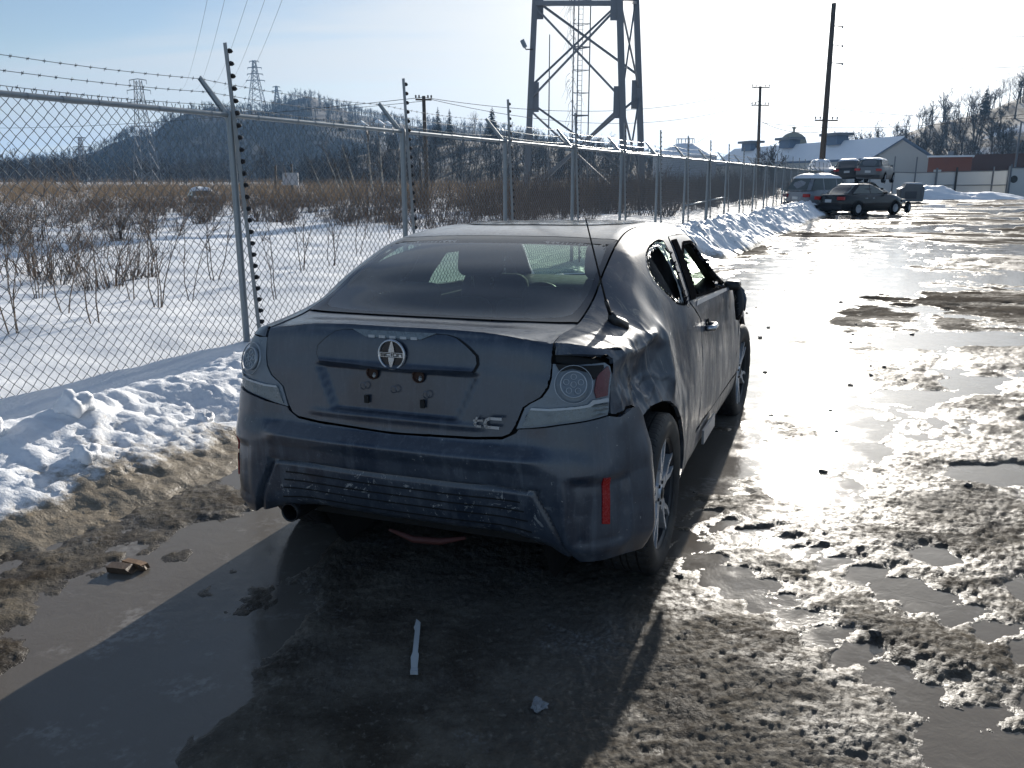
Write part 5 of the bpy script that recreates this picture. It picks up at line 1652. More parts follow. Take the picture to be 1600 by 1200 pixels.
# floodlight on its arm, fixed to the left leg
FLD = empty('floodlight', leg('a', 78)); tag(FLD, 'small floodlight on a bent arm fixed to the tower leg', 'floodlight')
MB().tube([(0, -.3, 0), (-.55, -.3, 0), (-.62, -.3, .12)], .05, 6).build('arm', BLACK, FLD)
MB().box((-.72, -.3, .42), (.30, .34, .62), ry=-.45).build('lamp_head', GALV, FLD)
MB().box((-.80, -.48, .40), (.24, .03, .5), ry=-.45).build('lens', LENS, FLD)
# guyed lattice mast with hanging creepers
MS = empty('lattice_mast', at(904, 235, 78)); MS.location.z = 0; tag(MS, 'slender three sided lattice mast hung with dead creepers behind the tower', 'mast')
mh_ = 24.0
tri = [(math.cos(a) * .85, math.sin(a) * .85) for a in (R(100), R(220), R(340))]
for x, y in tri: MB().tube([(x, y, 0), (x, y, mh_)], .055, 6).build('upright', STEEL, MS)
for z in np.arange(1.5, mh_, 1.9):
    mb = MB()
    big = int(z / 1.9) % 3 == 0
    for a in range(3): mb.tube([(*tri[a], z), (*tri[(a + 1) % 3], z)], .055 if big else .028, 5)
    mb.build('ring_frame', STEEL, MS)
mb = MB()
for s_ in (-.18, .18): mb.tube([(s_, 0, 0), (s_, 0, mh_)], .025, 4)
for z in np.arange(.5, mh_, .42): mb.tube([(-.18, 0, z), (.18, 0, z)], .016, 4)
mb.build('ladder', STEEL, MS)
mb = MB(); rs = np.random.RandomState(8)
for k in range(60):
    z = rs.uniform(3, 17); a = rs.uniform(1.6, 4.2); p = Vector((math.cos(a) * .9, math.sin(a) * .9, z)); pts = [p]; d = Vector((rs.uniform(-.7, .15), rs.uniform(-.3, .3), rs.uniform(-.2, .3)))
    for s_ in range(5): d = d * .7 + Vector((rs.randn() * .25, rs.randn() * .2, -.38)); pts.append(pts[-1] + d * rs.uniform(.2, .45))
    mb.tube(pts, [.022, .02, .016, .013, .010, .006], 3)
o = mb.build('creeper', BARK, MS); o['kind'] = 'stuff'
# thin whip aerial beside it
p = at(857, 240, 74); q = at(857, 54, 74)
wp = MB().tube([(0, 0, 0), (0, 0, q.z)], [.07, .04], 6).build('whip_aerial', STEEL); wp.location = (p.x, p.y, 0)
tag(wp, 'thin vertical whip aerial left of the lattice mast', 'aerial')

# ---- pylons on the left
def pylon(u, vt, vb, Y, label, name='pylon', w=.16, arms=((.0, .28), (.10, .34), (.2, .3))):
    a = at(u, vb, Y); b = at(u, vt, Y); h = b.z - a.z
    P_ = empty(name, (a.x, a.y, a.z)); tag(P_, label, 'pylon')
    hw = lambda t: h * (w * (1 - t) ** 1.3 + .035)
    th = max(.06, Y * .00042)
    for sx, sy in ((-1, -1), (1, -1), (1, 1), (-1, 1)):
        MB().tube([(sx * hw(t) * .7, sy * hw(t) * .7, t * h) for t in (0, .25, .5, .75, .97)], th, 4).build('leg', STEEL, P_)
    mb = MB(); lv = [0, .16, .32, .46, .58, .69, .79, .88, .97]
    for t0, t1 in zip(lv[:-1], lv[1:]):
        for k in range(4):
            c = [(-1, -1), (1, -1), (1, 1), (-1, 1)]; A_, B_ = c[k], c[(k + 1) % 4]
            mb.tube([(A_[0] * hw(t0) * .7, A_[1] * hw(t0) * .7, t0 * h), (B_[0] * hw(t1) * .7, B_[1] * hw(t1) * .7, t1 * h)], th * .6, 3)
            mb.tube([(B_[0] * hw(t0) * .7, B_[1] * hw(t0) * .7, t0 * h), (A_[0] * hw(t1) * .7, A_[1] * hw(t1) * .7, t1 * h)], th * .6, 3)
    o = mb.build('lattice', STEEL, P_)
    for d, L_ in arms:
        z = h * (.97 - d); mb = MB(); mb.tube([(-h * L_ / 2, 0, z), (0, 0, z + h * .012), (h * L_ / 2, 0, z)], th * 1.1, 4)
        for s_ in (-1, 1): mb.tube([(s_ * h * L_ / 2, 0, z), (s_ * h * L_ / 2, 0, z - h * .035)], th * .7, 3)
        mb.build('cross_arm', STEEL, P_)
    return P_
pylon(232, 120, 292, 230, 'tall lattice pylon left of the near fence post in front of the hill', arms=((.0, .16), (.09, .22), (.2, .24), (.42, .26)), w=.11)
pylon(402, 92, 168, 880, 'lattice pylon with four cross arms standing on the hilltop', arms=((.02, .2), (.15, .3), (.28, .34), (.41, .4)), w=.2)
pylon(434, 133, 172, 980, 'small distant pylon right of the hilltop pylon', arms=((.04, .3), (.2, .4)), w=.2)
pylon(133, 213, 285, 420, 'grey pylon far left above the low hill shoulder', arms=((.0, .24), (.2, .36), (.36, .42)), w=.12)
pylon(107, 245, 290, 600, 'tiny pylon at the far left of the low ridge', arms=((.0, .3), (.2, .4)), w=.12)

# ---- wooden utility poles
def pole(u, vb, vt, Y, r_, label, u_top=None, arms=(), z0=None, pins=True):
    a = at(u, vb, Y); b = at(u_top if u_top is not None else u, vt, Y); zb = 0 if z0 is None else z0
    P_ = empty('utility_pole', (a.x, a.y, zb)); tag(P_, label, 'utility pole')
    top = Vector((b.x - a.x, 0, b.z - zb)); MB().tube([(0, 0, -.3), top], [r_, r_ * .72], 9).build('pole', WOODP, P_, True)
    for t, L_, az in arms:
        c = top * t; d = Vector((math.cos(az), math.sin(az), 0)) * L_ / 2
        am_ = MB().beam(c - d + Vector((0, -r_, 0)), c + d + Vector((0, -r_, 0)), .11).build('cross_arm', WOODP, P_)
        for s_ in (-.95, -.55, .55, .95):
            MB().lathe([(.03, 0), (.05, .04), (.05, .1), (.07, .14), (.05, .2), (.0, .24)], 'Z', c + d * s_ + Vector((0, -r_, .08)), 7).build('insulator', INSUL, am_)
    return P_, Vector((a.x, a.y, zb)) + top
pole(668, 332, 150, 60, .17, 'grey wooden pole with a short top arm among the field brush', 662, ((.965, 1.1, .1),))
pole(659, 318, 248, 58, .12, 'short leaning wooden stub pole beside the field pole', 656)
pole(431, 308, 258, 75, .12, 'plain short wooden stub behind the brush left of the sign post', 430)
sgp, _ = pole(457, 312, 256, 72, .13, 'short wooden post carrying a small pale box in the brush', 455)
sb = MB().box((0, -.2, 1.7), (1.3, .12, 1.0)).build('equipment_box', plain('pale_box', (.32, .33, .35), .6), sgp)
_, P2 = pole(1183, 300, 135, 92, .20, 'dark wooden pole with two cross arms left of the warehouse', 1188, ((.99, 1.9, .1), (.83, 1.9, .1)))
_, P3 = pole(1281, 300, 5, 72, .26, 'very tall leaning wooden pole in front of the warehouse roof', 1303, ((.415, 2.0, .15),))
ins3 = [at(1306, v, 72) for v in (40, 70, 98)]
for k, p in enumerate(ins3):
    mb = MB(); q = p + Vector((.55, 0, -.1)); mb.tube([p - Vector((.35, 0, 0)), q], .035, 5); mb.lathe([(.05, 0), (.09, .05), (.05, .1), (.09, .15), (.04, .2)], 'Z', q - Vector((0, 0, .1)), 7)
    o = mb.build('line_insulator', GALV); tag(o, ['line insulator highest on the tall leaning pole', 'line insulator in the middle of the tall leaning pole', 'line insulator lowest on the tall leaning pole'][k], 'insulator')
def wire(a, b, sag, r_, label):
    mb = MB(); mb.tube([a.lerp(b, t) + Vector((0, 0, -sag * 4 * t * (1 - t))) for t in np.linspace(0, 1, 25)], r_, 3, False)
    tag(mb.build('power_line', WIRE), label, 'power line', 'power lines')
wire(at(662, 152, 60), at(-200, 190, 150), 1.5, .022, 'thin power line running left from the field pole'); wire(at(662, 158, 60), at(300, 165, 180), 1.0, .02, 'thin power line running left below another from the field pole')
wire(at(662, 152, 60), P2, 1.6, .022, 'long power line from the field pole towards the cross arm pole'); wire(at(672, 155, 60), at(1186, 158, 92), 1.9, .022, 'lower long power line from the field pole to the cross arm pole')
wire(at(1186, 158, 92), at(1050, 240, 160), .6, .022, 'power line falling left from the cross arm pole'); wire(at(1190, 190, 92), at(1290, 205, 72), .5, .03, 'slack cable between the two roadside poles')
wire(at(1190, 192, 92), at(1700, 160, 80), 1.2, .026, 'slack cable running right past the warehouse roof'); wire(ins3[0], at(1800, 45, 70), .7, .02, 'top wire running right from the tall leaning pole')
wire(ins3[2], at(1800, 85, 70), .7, .02, 'lower wire running right from the tall leaning pole'); wire(at(1293, 168, 72), at(1800, 172, 75), .8, .022, 'wire running right from the cross arm of the tall pole')
for k in range(5):
    wire(at(330 + k * 28 + (k > 1) * 10, -30, 120), at(283 + k * 22, 140, 420), 3, .03, ['leftmost', 'second from left', 'middle', 'second from right', 'rightmost'][k] + ' of five high transmission wires in the upper left sky')

# ---- buildings
BEIGE = plain('beige_ribbed_cladding', (.47, .45, .41), .7, 0, .08, .6); SNOWR = plain('roof_snow', (.80, .83, .87), .6, 0, .04, .8, .1); BLUEM = plain('blue_grey_metal', (.10, .15, .22), .6, .1, .2, .6)
BRICK = plain('red_brick', (.24, .085, .055), .85, 0, .25, .8); DARKR = plain('dark_red_siding', (.10, .055, .045), .85, 0, .3, .5); WHITEP = plain('white_sheet', (.60, .61, .60), .6, 0, .10, .5)
WH = empty('warehouse', (0, 0, 0)); tag(WH, 'long low warehouse with snow covered roof and a plain beige gable', 'warehouse')
eaL, eaR, apx = at(1358, 243, 150), at(1454, 253, 142), at(1404, 217, 146)
gz = 0.0; e_z = (eaL.z + eaR.z) / 2; a_z = apx.z
gl_, gr_ = Vector((eaL.x, eaL.y, 0)), Vector((eaR.x, eaR.y, 0)); gm = (gl_ + gr_) / 2
fwd_ = Vector((gl_.y - gr_.y, 0, 0)); rd = at(1150, 232, 205); rd.z = 0
ax_ = (rd - gm).normalized(); L_ = (rd - gm).length
V = [gl_, gr_, gr_ + Vector((0, 0, e_z)), gm + Vector((0, 0, a_z)), gl_ + Vector((0, 0, e_z))]
V2 = [v + ax_ * L_ for v in V]
MB().add(V, [(0, 1, 2, 3, 4)]).add([v + ax_ * .2 for v in V], [(4, 3, 2, 1, 0)]).build('gable_wall', BEIGE, WH)
MB().add([V[0], V[4], V2[4], V2[0]], [(0, 1, 2, 3)]).build('side_wall', BEIGE, WH); MB().add([V[1], V[2], V2[2], V2[1]], [(0, 1, 2, 3)]).add(V2, [(0, 1, 2, 3, 4)]).build('rear_wall', BEIGE, WH)
def roof_slab(e, a, name, mat, lift, over):
    n_ = MB(); out = (e - a) * over
    p = [e + out - ax_ * .8, a - ax_ * .8, a + ax_ * (L_ + .8), e + out + ax_ * (L_ + .8)]
    n_.add([v + Vector((0, 0, lift)) for v in p] + [v + Vector((0, 0, lift + .22)) for v in p], [(3, 2, 1, 0), (4, 5, 6, 7), (0, 1, 5, 4), (1, 2, 6, 5), (2, 3, 7, 6), (3, 0, 4, 7)])
    return n_.build(name, mat, WH)
rs1 = roof_slab(V[4], V[3], 'roof', BLUEM, .02, .08); rs2 = roof_slab(V[2], V[3], 'roof', BLUEM, .02, .08)
roof_slab(V[4], V[3], 'snow_cover', SNOWR, .26, .03)
for t in (.30, .58, .86):
    c = V[3] + ax_ * (L_ * t) + (V[4] - V[3]) * .12
    vt_ = MB().box(c + Vector((0, 0, .9)), (4.2, 2.4, 1.6), math.atan2(ax_.y, ax_.x)).build('roof_ventilator', BLUEM, WH); MB().box(c + Vector((0, 0, 2.0)), (6.0, 3.6, .5), math.atan2(ax_.y, ax_.x)).build('ventilator_cap', STEEL, vt_)
dm = at(1239, 225, 225); dome = MB(); dome.lathe([(3.4, -4), (3.4, 0)] + [(3.4 * math.cos(a), 3.0 * math.sin(a)) for a in np.linspace(.1, 1.45, 9)] + [(.25, 3.1), (.3, 3.8), (.8, 4.1), (.2, 4.3)], 'Z', (0, 0, 0), 24)
o = dome.build('dome_tank', plain('tan_dome', (.26, .25, .19), .7), None, True); o.location = dm; smooth_angle(o, 40); tag(o, 'tan domed tank top with a finial rising behind the warehouse roof', 'tank')
tk = at(1070, 244, 165); TK = empty('storage_tank', (tk.x, tk.y, 0)); tag(TK, 'round storage tank with a snowy cone roof beyond the fence', 'tank')
MB().lathe([(6.0, 0), (6.0, tk.z)], 'Z', (0, 0, 0), 40).build('shell', plain('grey_tank_shell', (.34, .37, .40), .6), TK, True); MB().lathe([(6.15, tk.z), (6.15, tk.z + .15), (1.6, tk.z + 2.3), (0, tk.z + 2.5)], 'Z', (0, 0, 0), 40).build('roof', SNOWR, TK)
mb = MB()
for k in range(14):
    a = k * 2 * math.pi / 14; mb.tube([(math.cos(a) * 1.7, math.sin(a) * 1.7, tk.z + 2.2), (math.cos(a) * 1.7, math.sin(a) * 1.7, tk.z + 3.2)], .04, 4)
mb.tube([(math.cos(a) * 1.7, math.sin(a) * 1.7, tk.z + 3.2) for a in np.linspace(0, 6.2832, 25)], .04, 4, False); mb.build('railing', STEEL, TK)
bk0, bk1 = at(1451, 246, 112), at(1516, 247, 112); BB_ = empty('brick_building', (bk0.x, bk0.y, 0), -.47); tag(BB_, 'low flat roofed red brick building right of the warehouse gable', 'building'); w_ = (bk1.x - bk0.x) * .93
MB().box((w_ / 2, 4, bk0.z / 2), (w_, 8, bk0.z)).build('wall', BRICK, BB_); MB().box((w_ / 2, 4, bk0.z + .12), (w_ + .4, 8.4, .22)).build('roof', SNOWR, BB_); MB().box((1.2, -.03, 1.9), (.9, .08, 2.0)).build('door', WHITEP, BB_); MB().box((w_ * .5, 3, bk0.z + .5), (.7, .7, .6)).build('roof_vent', STEEL, BB_)
hs = at(1560, 262, 125); HS = empty('shed', (hs.x, hs.y, 0), -.5); tag(HS, 'low dark red shed with a sloping roof at the foot of the right hill', 'shed')
MB().box((0, 3, hs.z / 2), (10.5, 6, hs.z)).build('wall', DARKR, HS); MB().prism([(-5.6, 0), (5.6, 0), (5.6, 2.0), (-3.0, 1.9)], 6.4, (0, -.2, hs.z), (1, 0, 0), (0, 0, 1), (0, 1, 0)).build('roof', DARKR, HS)
p = at(1586, 262, 118); q = at(1588, 190, 118); o = MB().tube([(0, 0, 0), (0, 0, q.z)], [.16, .12], 8).build('lamp_post', STEEL); o.location = (p.x, p.y, 0); tag(o, 'pale slim post against the right hillside', 'post')
# pair of far houses on the hill
for i, (u, v, Y) in enumerate([(592, 204, 620), (606, 206, 640), (566, 205, 660)]):
    p = at(u, v, Y); H_ = empty('hill_house', p); tag(H_, ['white house with snowy roof left of its neighbour on the hill road', 'white house with snowy roof nearest the second fence post', 'small white house standing alone left of the hill pair'][i], 'house')
    MB().box((0, 0, 1), (8, 8, 6)).build('wall', plain('house_wall_%s' % 'abc'[i], (.40, .38, .36), .8), H_); MB().prism([(-5, 0), (5, 0), (0, 3.6)], 9, (0, -4.5, 4), (1, 0, 0), (0, 0, 1), (0, 1, 0)).build('roof', SNOWR, H_)

# ---- white sheeted boundary fence and gate at the far end of the lot
WF = empty('sheeted_fence', (0, 0, 0)); tag(WF, 'white sheeted fence panels on dark posts across the far end of the lot', 'fence')
px_u = [1356, 1392, 1426, 1459, 1490, 1547, 1571]
Yw = 84.0
pp = [at(u, 306, Yw) for u in px_u]
tops = [at(u, v, Yw).z for u, v in zip(px_u, (268, 269, 270, 269, 268, 267, 266))]
for i in range(6):
    a, b = pp[i], pp[i + 1]
    MB().add([(a.x + .06, a.y, .25), (b.x - .06, b.y, .25), (b.x - .06, b.y, tops[i + 1] - .05), (a.x + .06, a.y, tops[i] - .05), (a.x + .06, a.y + .03, .25), (b.x - .06, b.y + .03, .25), (b.x - .06, b.y + .03, tops[i + 1] - .05), (a.x + .06, a.y + .03, tops[i] - .05)], [(0, 1, 2, 3), (7, 6, 5, 4), (3, 2, 6, 7), (0, 4, 5, 1), (1, 5, 6, 2), (0, 3, 7, 4)]).build('sheet_panel', WHITEP, WF)
    MB().tube([(a.x, a.y - .08, tops[i]), (b.x, b.y - .08, tops[i + 1])], .045, 6).build('top_rail', STEEL, WF)
    if i >= 3: MB().tube([(a.x, a.y - .08, 1.1), (b.x, b.y - .08, 1.15)], .05, 6).build('mid_rail', GALV, WF)
for i in range(7):
    MB().tube([(pp[i].x, Yw - .08, 0), (pp[i].x, Yw - .08, tops[i] + (1.5 if i in (1, 2) else .4))], .10 if i in (3, 4, 6) else .07, 6).build('post', BLACK if i == 4 else STEEL, WF)
GT = empty('sheeted_gate', (0, 0, 0)); tag(GT, 'tall white sheet gate leaf with a round dark mark at the right edge', 'gate')
a, b = at(1573, 309, 80), at(1680, 309, 80); zt = at(1600, 262, 80).z
MB().box(((a.x + b.x) / 2, 80, zt / 2 + .03), (b.x - a.x, .05, zt)).build('sheet_panel', WHITEP, GT)
MB().tube([(a.x, 79.9, 0), (a.x, 79.9, zt + .3)], .09, 6).build('post', STEEL, GT); MB().tube([(a.x, 79.9, zt), (b.x, 79.9, zt)], .05, 6).build('top_rail', STEEL, GT)
c = at(1585, 280, 79.9); MB().lathe([(.0, -.03), (.32, -.03), (.34, 0)], 'Y', (c.x, 79.95, c.z), 18).build('round_mark', BLACK, GT)

# ---- snow piles in front of it
def pile(c, rx, ry, h, seed, label):
    n = 40; gx, gy = np.meshgrid(np.linspace(-1.2, 1.2, n), np.linspace(-1.2, 1.2, n), indexing='ij'); d = np.sqrt(gx ** 2 + gy ** 2)
    z = np.maximum(0, 1 - d ** 1.6) * h * (.65 + .7 * fbm(gx * 2 + seed, gy * 2, 4)) + (ridged(gx * 4 + seed, gy * 4, 3) - .5) * h * .25 * (d < 1) - .06 * (d >= .98)
    i_ = np.arange(n * n).reshape(n, n); q = np.stack([i_[:-1, :-1], i_[1:, :-1], i_[1:, 1:], i_[:-1, 1:]], -1).reshape(-1, 4)
    o = mesh_np('snow_pile', np.stack([c[0] + gx * rx, c[1] + gy * ry, z], -1).reshape(-1, 3), q, SNOWD, smooth=True); add_attr(o, 'dirt', d * .25)
    tag(o, label, kind='structure')
p = at(1462, 311, 74); pile((p.x, 74.5), 3.6, 3, 1.0, 3, 'heap of pushed snow beside the grey skip')
p = at(1535, 311, 74); pile((p.x, 74.5), 4.2, 3, .62, 9, 'lower heap of pushed snow before the white fence')
p = at(1335, 300, 58); pile((p.x - .8, 60.5), 3.2, 4.0, 1.25, 14, 'dirty snow mound behind the stacked wrecks')
# steel skip
sk = at(1421, 315, 64); SK = empty('steel_skip', (sk.x, sk.y, 0), -.25); SK.scale = (.84, .84, .84); tag(SK, 'battered dark grey steel skip with a snow capped side by the snow heap', 'skip')
MB().prism([(-.95, 0), (.95, 0), (1.0, 1.15), (.75, 1.5), (-.55, 1.55), (-.7, 1.25), (-1.05, 1.1)], 1.5, (0, -.75, .05), (1, 0, 0), (0, 0, 1), (0, 1, 0)).build('body', plain('skip_steel', (.16, .165, .17), .6, .2), SK)
MB().box((-.1, -.77, .62), (.95, .06, .62)).build('front_panel', plain('skip_panel', (.07, .072, .08), .6, .2), SK)
for x in (-.8, .8): MB().box((x, -.79, .7), (.09, .08, 1.2)).build('rib', STEEL, SK)
MB().box((.1, 0, 1.62), (1.2, 1.3, .14), .1).build('snow_cap', SNOWR, SK)

# ---- other vehicles
def ring_pts(w, y0, y1, z, n=36, e=5.0):
    out = []
    for k in range(n):
        a = 2 * math.pi * k / n; c_, s_ = math.cos(a), math.sin(a)
        out.append((w * math.copysign(abs(c_) ** (2 / e), c_), (y0 + y1) / 2 + (y1 - y0) / 2 * math.copysign(abs(s_) ** (2 / e), s_), z))
    return out
PAINTS = {}
def cpaint(name, c, r_=.28):
    if name not in PAINTS: PAINTS[name] = plain(name, c, r_, .2, .12, 2)
    return PAINTS[name]
REDT = plain('bright_red_lamp', (.42, .015, .015), .2)
DGLASS = plain('dark_glass_reflection', (.085, .105, .105), .08, 0, .2, 3)  # greenish window reflections are lightened into this base colour
tyre_far = MB().lathe([(.19, -.10), (.29, -.11), (.325, -.09), (.33, 0), (.325, .09), (.29, .11), (.19, .10)], 'X', (0, 0, 0), 22).build('tyre', RUBBER, None, True, False)
rm_ = MB(); rm_.lathe([(.0, .085), (.05, .09), (.06, .075), (.185, .08), (.2, .10)], 'X', (0, 0, 0), 20)
for k in range(7): a = k * 2 * math.pi / 7; rm_.beam((.088, .04 * math.cos(a), .04 * math.sin(a)), (.10, .185 * math.cos(a), .185 * math.sin(a)), .035)
rim_far = rm_.build('rim', ALLOY, None, False, False); _first = [True]
def simple_car(name, loc, head, label, mat, kind='sedan', snow=None, tilt=(0, 0), wheels=True, cat='car'):
    c = empty(name, loc, -head); c.rotation_euler = (tilt[0], tilt[1], -head); tag(c, label, cat)
    suv = kind != 'sedan'
    W = .88; hb = .96 if not suv else 1.02; ht = 1.44 if not suv else 1.70
    y0, y1 = -1.02, 3.66
    if not suv: gb = (-.55, 2.45); gt = (.18, 1.38)
    else: gb = (-.98, 2.5); gt = (-.55, 1.45)
    if kind == 'hatch': gb = (-.95, 2.4); gt = (-.45, 1.4); ht = 1.5
    lv = [ring_pts(W - .08, y0 + .12, y1 - .12, .22), ring_pts(W - .01, y0 + .02, y1 - .03, .36), ring_pts(W, y0, y1, .56), ring_pts(W - .01, y0 + .02, y1 - .10, .74), ring_pts(W - .05, y0 + .06, y1 - .32, hb - .05), ring_pts(W - .10, y0 + .12, y1 - .55, hb),
          ring_pts(W - .12, gb[0], gb[1], hb + .015), ring_pts(W - .20, gb[0] + (gt[0] - gb[0]) * .5, gb[1] + (gt[1] - gb[1]) * .5, (hb + ht) / 2 + .02), ring_pts(W - .28, gt[0], gt[1], ht - .04), ring_pts(W - .36, gt[0] + .12, gt[1] - .14, ht)]
    n = 36; mb = MB(); V = [p for r_ in lv for p in r_]
    # front of the bonnet drops
    V = [(x, y, z - max(0, (y - 2.5)) * .10 if z > hb - .2 and y > 2.5 else z) for x, y, z in V]
    F = [(i * n + k, i * n + (k + 1) % n, (i + 1) * n + (k + 1) % n, (i + 1) * n + k) for i in range(len(lv) - 1) for k in range(n)] + [tuple(range(n - 1, -1, -1)), tuple((len(lv) - 1) * n + k for k in range(n))]
    mb.add(V, F); body = mb.build('body', mat, c, True); smooth_angle(body, 38)
    zb, zt = hb + .05, ht - .07
    def gx(z): return W - .12 - (.16) * (z - hb) / (ht - .04 - hb) + .012
    def gy(z, k): t = (z - hb) / (ht - .04 - hb); return gb[k] + (gt[k] - gb[k]) * t
    for s_ in (1, -1):
        r0, r1, f0, f1 = gy(zb, 0) + .22, gy(zt, 0) + .20, gy(zb, 1) - .30, gy(zt, 1) - .18
        m0 = .95; cuts = [(r0, r1, m0 - .04, m0 - .04), (m0 + .04, m0 + .04, f0, f1)] if kind == 'sedan' else [(r0, r1, .12, .12), (.20, .20, m0 + .1, m0 + .1), (m0 + .18, m0 + .18, f0, f1)]
        for a0, a1, b0, b1 in cuts:
            MB().add([(s_ * gx(zb), a0, zb), (s_ * gx(zb), b0, zb), (s_ * gx(zt), b1, zt), (s_ * gx(zt), a1, zt)] + [(s_ * (gx(zb) - .04), a0, zb), (s_ * (gx(zb) - .04), b0, zb), (s_ * (gx(zt) - .04), b1, zt), (s_ * (gx(zt) - .04), a1, zt)], [(0, 1, 2, 3), (7, 6, 5, 4), (0, 4, 5, 1), (1, 5, 6, 2), (2, 6, 7, 3), (3, 7, 4, 0)]).build('side_window', DGLASS, c)
        MB().box((s_ * .64, y0 + .075, .80), (.34, .12, .15), s_ * .12).build('tail_light', REDT, c); MB().box((s_ * .64, y1 - .19, .66), (.36, .2, .14), -s_ * .3).build('headlight', LENS, c)
        MB().box((s_ * (W - .02), 1.9, hb + .06), (.16, .09, .12)).build('door_mirror', mat, c)
        for yy in (1.05, .55 if kind == 'sedan' else .2): MB().box((s_ * (W - .006), yy, .80), (.03, .15, .03)).build('door_handle', CHROME, c)
    for k, nm in ((0, 'rear_window'), (1, 'windscreen')):
        o_ = -.014 if k == 0 else .014
        yb_, yt_ = gy(zb, k) + o_, gy(zt, k) + o_
        MB().add([(-gx(zb) + .16, yb_, zb), (gx(zb) - .16, yb_, zb), (gx(zt) - .14, yt_, zt), (-gx(zt) + .14, yt_, zt)] + [(-gx(zb) + .16, yb_ - o_ * 3, zb), (gx(zb) - .16, yb_ - o_ * 3, zb), (gx(zt) - .14, yt_ - o_ * 3, zt), (-gx(zt) + .14, yt_ - o_ * 3, zt)], [(0, 1, 2, 3), (7, 6, 5, 4), (0, 4, 5, 1), (1, 5, 6, 2), (2, 6, 7, 3), (3, 7, 4, 0)]).build(nm, DGLASS, c)
    MB().box((0, y0 + .01, .68), (.34, .03, .14)).build('number_plate', WHITEP, c)
    MB().box((0, y0 + .03, .40), (1.5, .10, .16)).build('bumper', cpaint('bumper_dark', (.02, .02, .022), .5) if suv else mat, c)
    if snow:
        g = 14; gx_, gy_ = np.meshgrid(np.linspace(-1, 1, g), np.linspace(-1, 1, g), indexing='ij'); e_ = np.maximum(np.abs(gx_), np.abs(gy_)); zz_ = ht - .04 + (snow * (1 - e_ ** 4) * (.6 + .9 * fbm(gx_ * 2, gy_ * 2.4, 3, seed=snow * 50))) - .05 * (e_ > .95)
        i_ = np.arange(g * g).reshape(g, g); q = np.stack([i_[:-1, :-1], i_[1:, :-1], i_[1:, 1:], i_[:-1, 1:]], -1).reshape(-1, 4)
        mesh_np('roof_snow', np.stack([gx_ * (W - .24), (gt[0] + gt[1]) / 2 + gy_ * ((gt[1] - gt[0]) / 2 + .06), zz_], -1).reshape(-1, 3), q, SNOWR, c, True)
    if wheels:
        for x in (-.80, .80):
            for yy in (0, 2.70):
                w = empty('wheel', (x, yy, .33)); w.parent = c; w.rotation_euler = (yy, 0, 0 if x > 0 else math.pi)
                MB().lathe([(.35, -.005), (.385, -.004), (.385, .004)], 'X', (0, 0, 0), 20).build('arch_gap_shade', DARK, w, False, False).location = (.085, 0, 0)  # flat dark ring outside the body paints the shaded gap round the wheel
                for o in (tyre_far, rim_far):
                    k = o if _first[0] else o.copy()
                    if not _first[0]: COL.objects.link(k)
                    k.parent = w; k.location = (.0, 0, 0)
                _first[0] = False
    return c
sed = simple_car('sedan', (15.4, 39.67, .0), R(59), 'black four door sedan with red tail lights parked nose right by the snow bank', cpaint('black_car_paint', (.012, .013, .016), .16))
suv = simple_car('estate_suv', (14.75, 42.3, .08), R(60), 'silver SUV with snow on its roof parked behind the black sedan', cpaint('silver_car_paint', (.30, .31, .33), .3), 'suv', .16)
mb = MB(); rs = np.random.RandomState(9)
for k in range(9): mb.box((rs.uniform(-.6, .6), 3.5 + rs.uniform(-.2, .4), rs.uniform(.35, .95)), (rs.uniform(.2, .6), rs.uniform(.1, .4), rs.uniform(.1, .3)), rs.uniform(0, 3), rs.uniform(-.5, .5))
o = mb.build('crumpled_nose', cpaint('wreck_dark', (.03, .03, .033), .5), suv)
MB().box((0, 2.95, 1.06), (1.1, .8, .22), .1, .1).build('bonnet_snow', SNOWR, suv)
p = at(1346, 284, 56); simple_car('wrecked_hatchback', (p.x + .3, 55.4, p.z - .05), R(34), 'snow dusted grey hatchback wreck seen from behind on top of the stacked wrecks', cpaint('grey_wreck_paint', (.16, .165, .17), .4), 'hatch', .10, (0, .02))
p = at(1318, 282, 58); simple_car('wrecked_car', (p.x, 57.4, p.z - .1), R(24), 'dark wreck squeezed between the white nose and the grey hatchback', cpaint('dark_wreck_paint', (.035, .037, .04), .35), 'sedan', .10, (.03, -.03))
p = at(1299, 280, 60); simple_car('wrecked_car', (p.x, 62.6, p.z - .15), R(195), 'white wreck at the left of the stacked cars with a frosted windscreen', cpaint('white_wreck_paint', (.62, .63, .65), .35), 'sedan', .12)
p = at(1262, 268, 66); simple_car('wrecked_car', (p.x, 68, .5), R(80), 'snow buried car behind the far fence posts left of the stacked wrecks', cpaint('grey_wreck_paint', (.16, .165, .17), .4), 'sedan', .30)
p = at(1340, 300, 56); simple_car('wrecked_car', (p.x, 56.3, .02), R(48), 'lowest dark wreck in the stack, mostly hidden behind the silver SUV', cpaint('dark_wreck_paint', (.035, .037, .04), .35), 'sedan', .05)
# the car left in the snow field
p = at(296, 336, 55); fc = simple_car('abandoned_car', (p.x, 57, -.45), R(150), 'dark car half buried in field brush with snow on roof and bonnet', cpaint('brown_wreck_paint', (.05, .045, .036), .6), 'sedan', .20, wheels=False)
MB().box((0, 3.0, .96), (1.5, 1.0, .14), rx=-.08).build('bonnet_snow', SNOWR, fc)
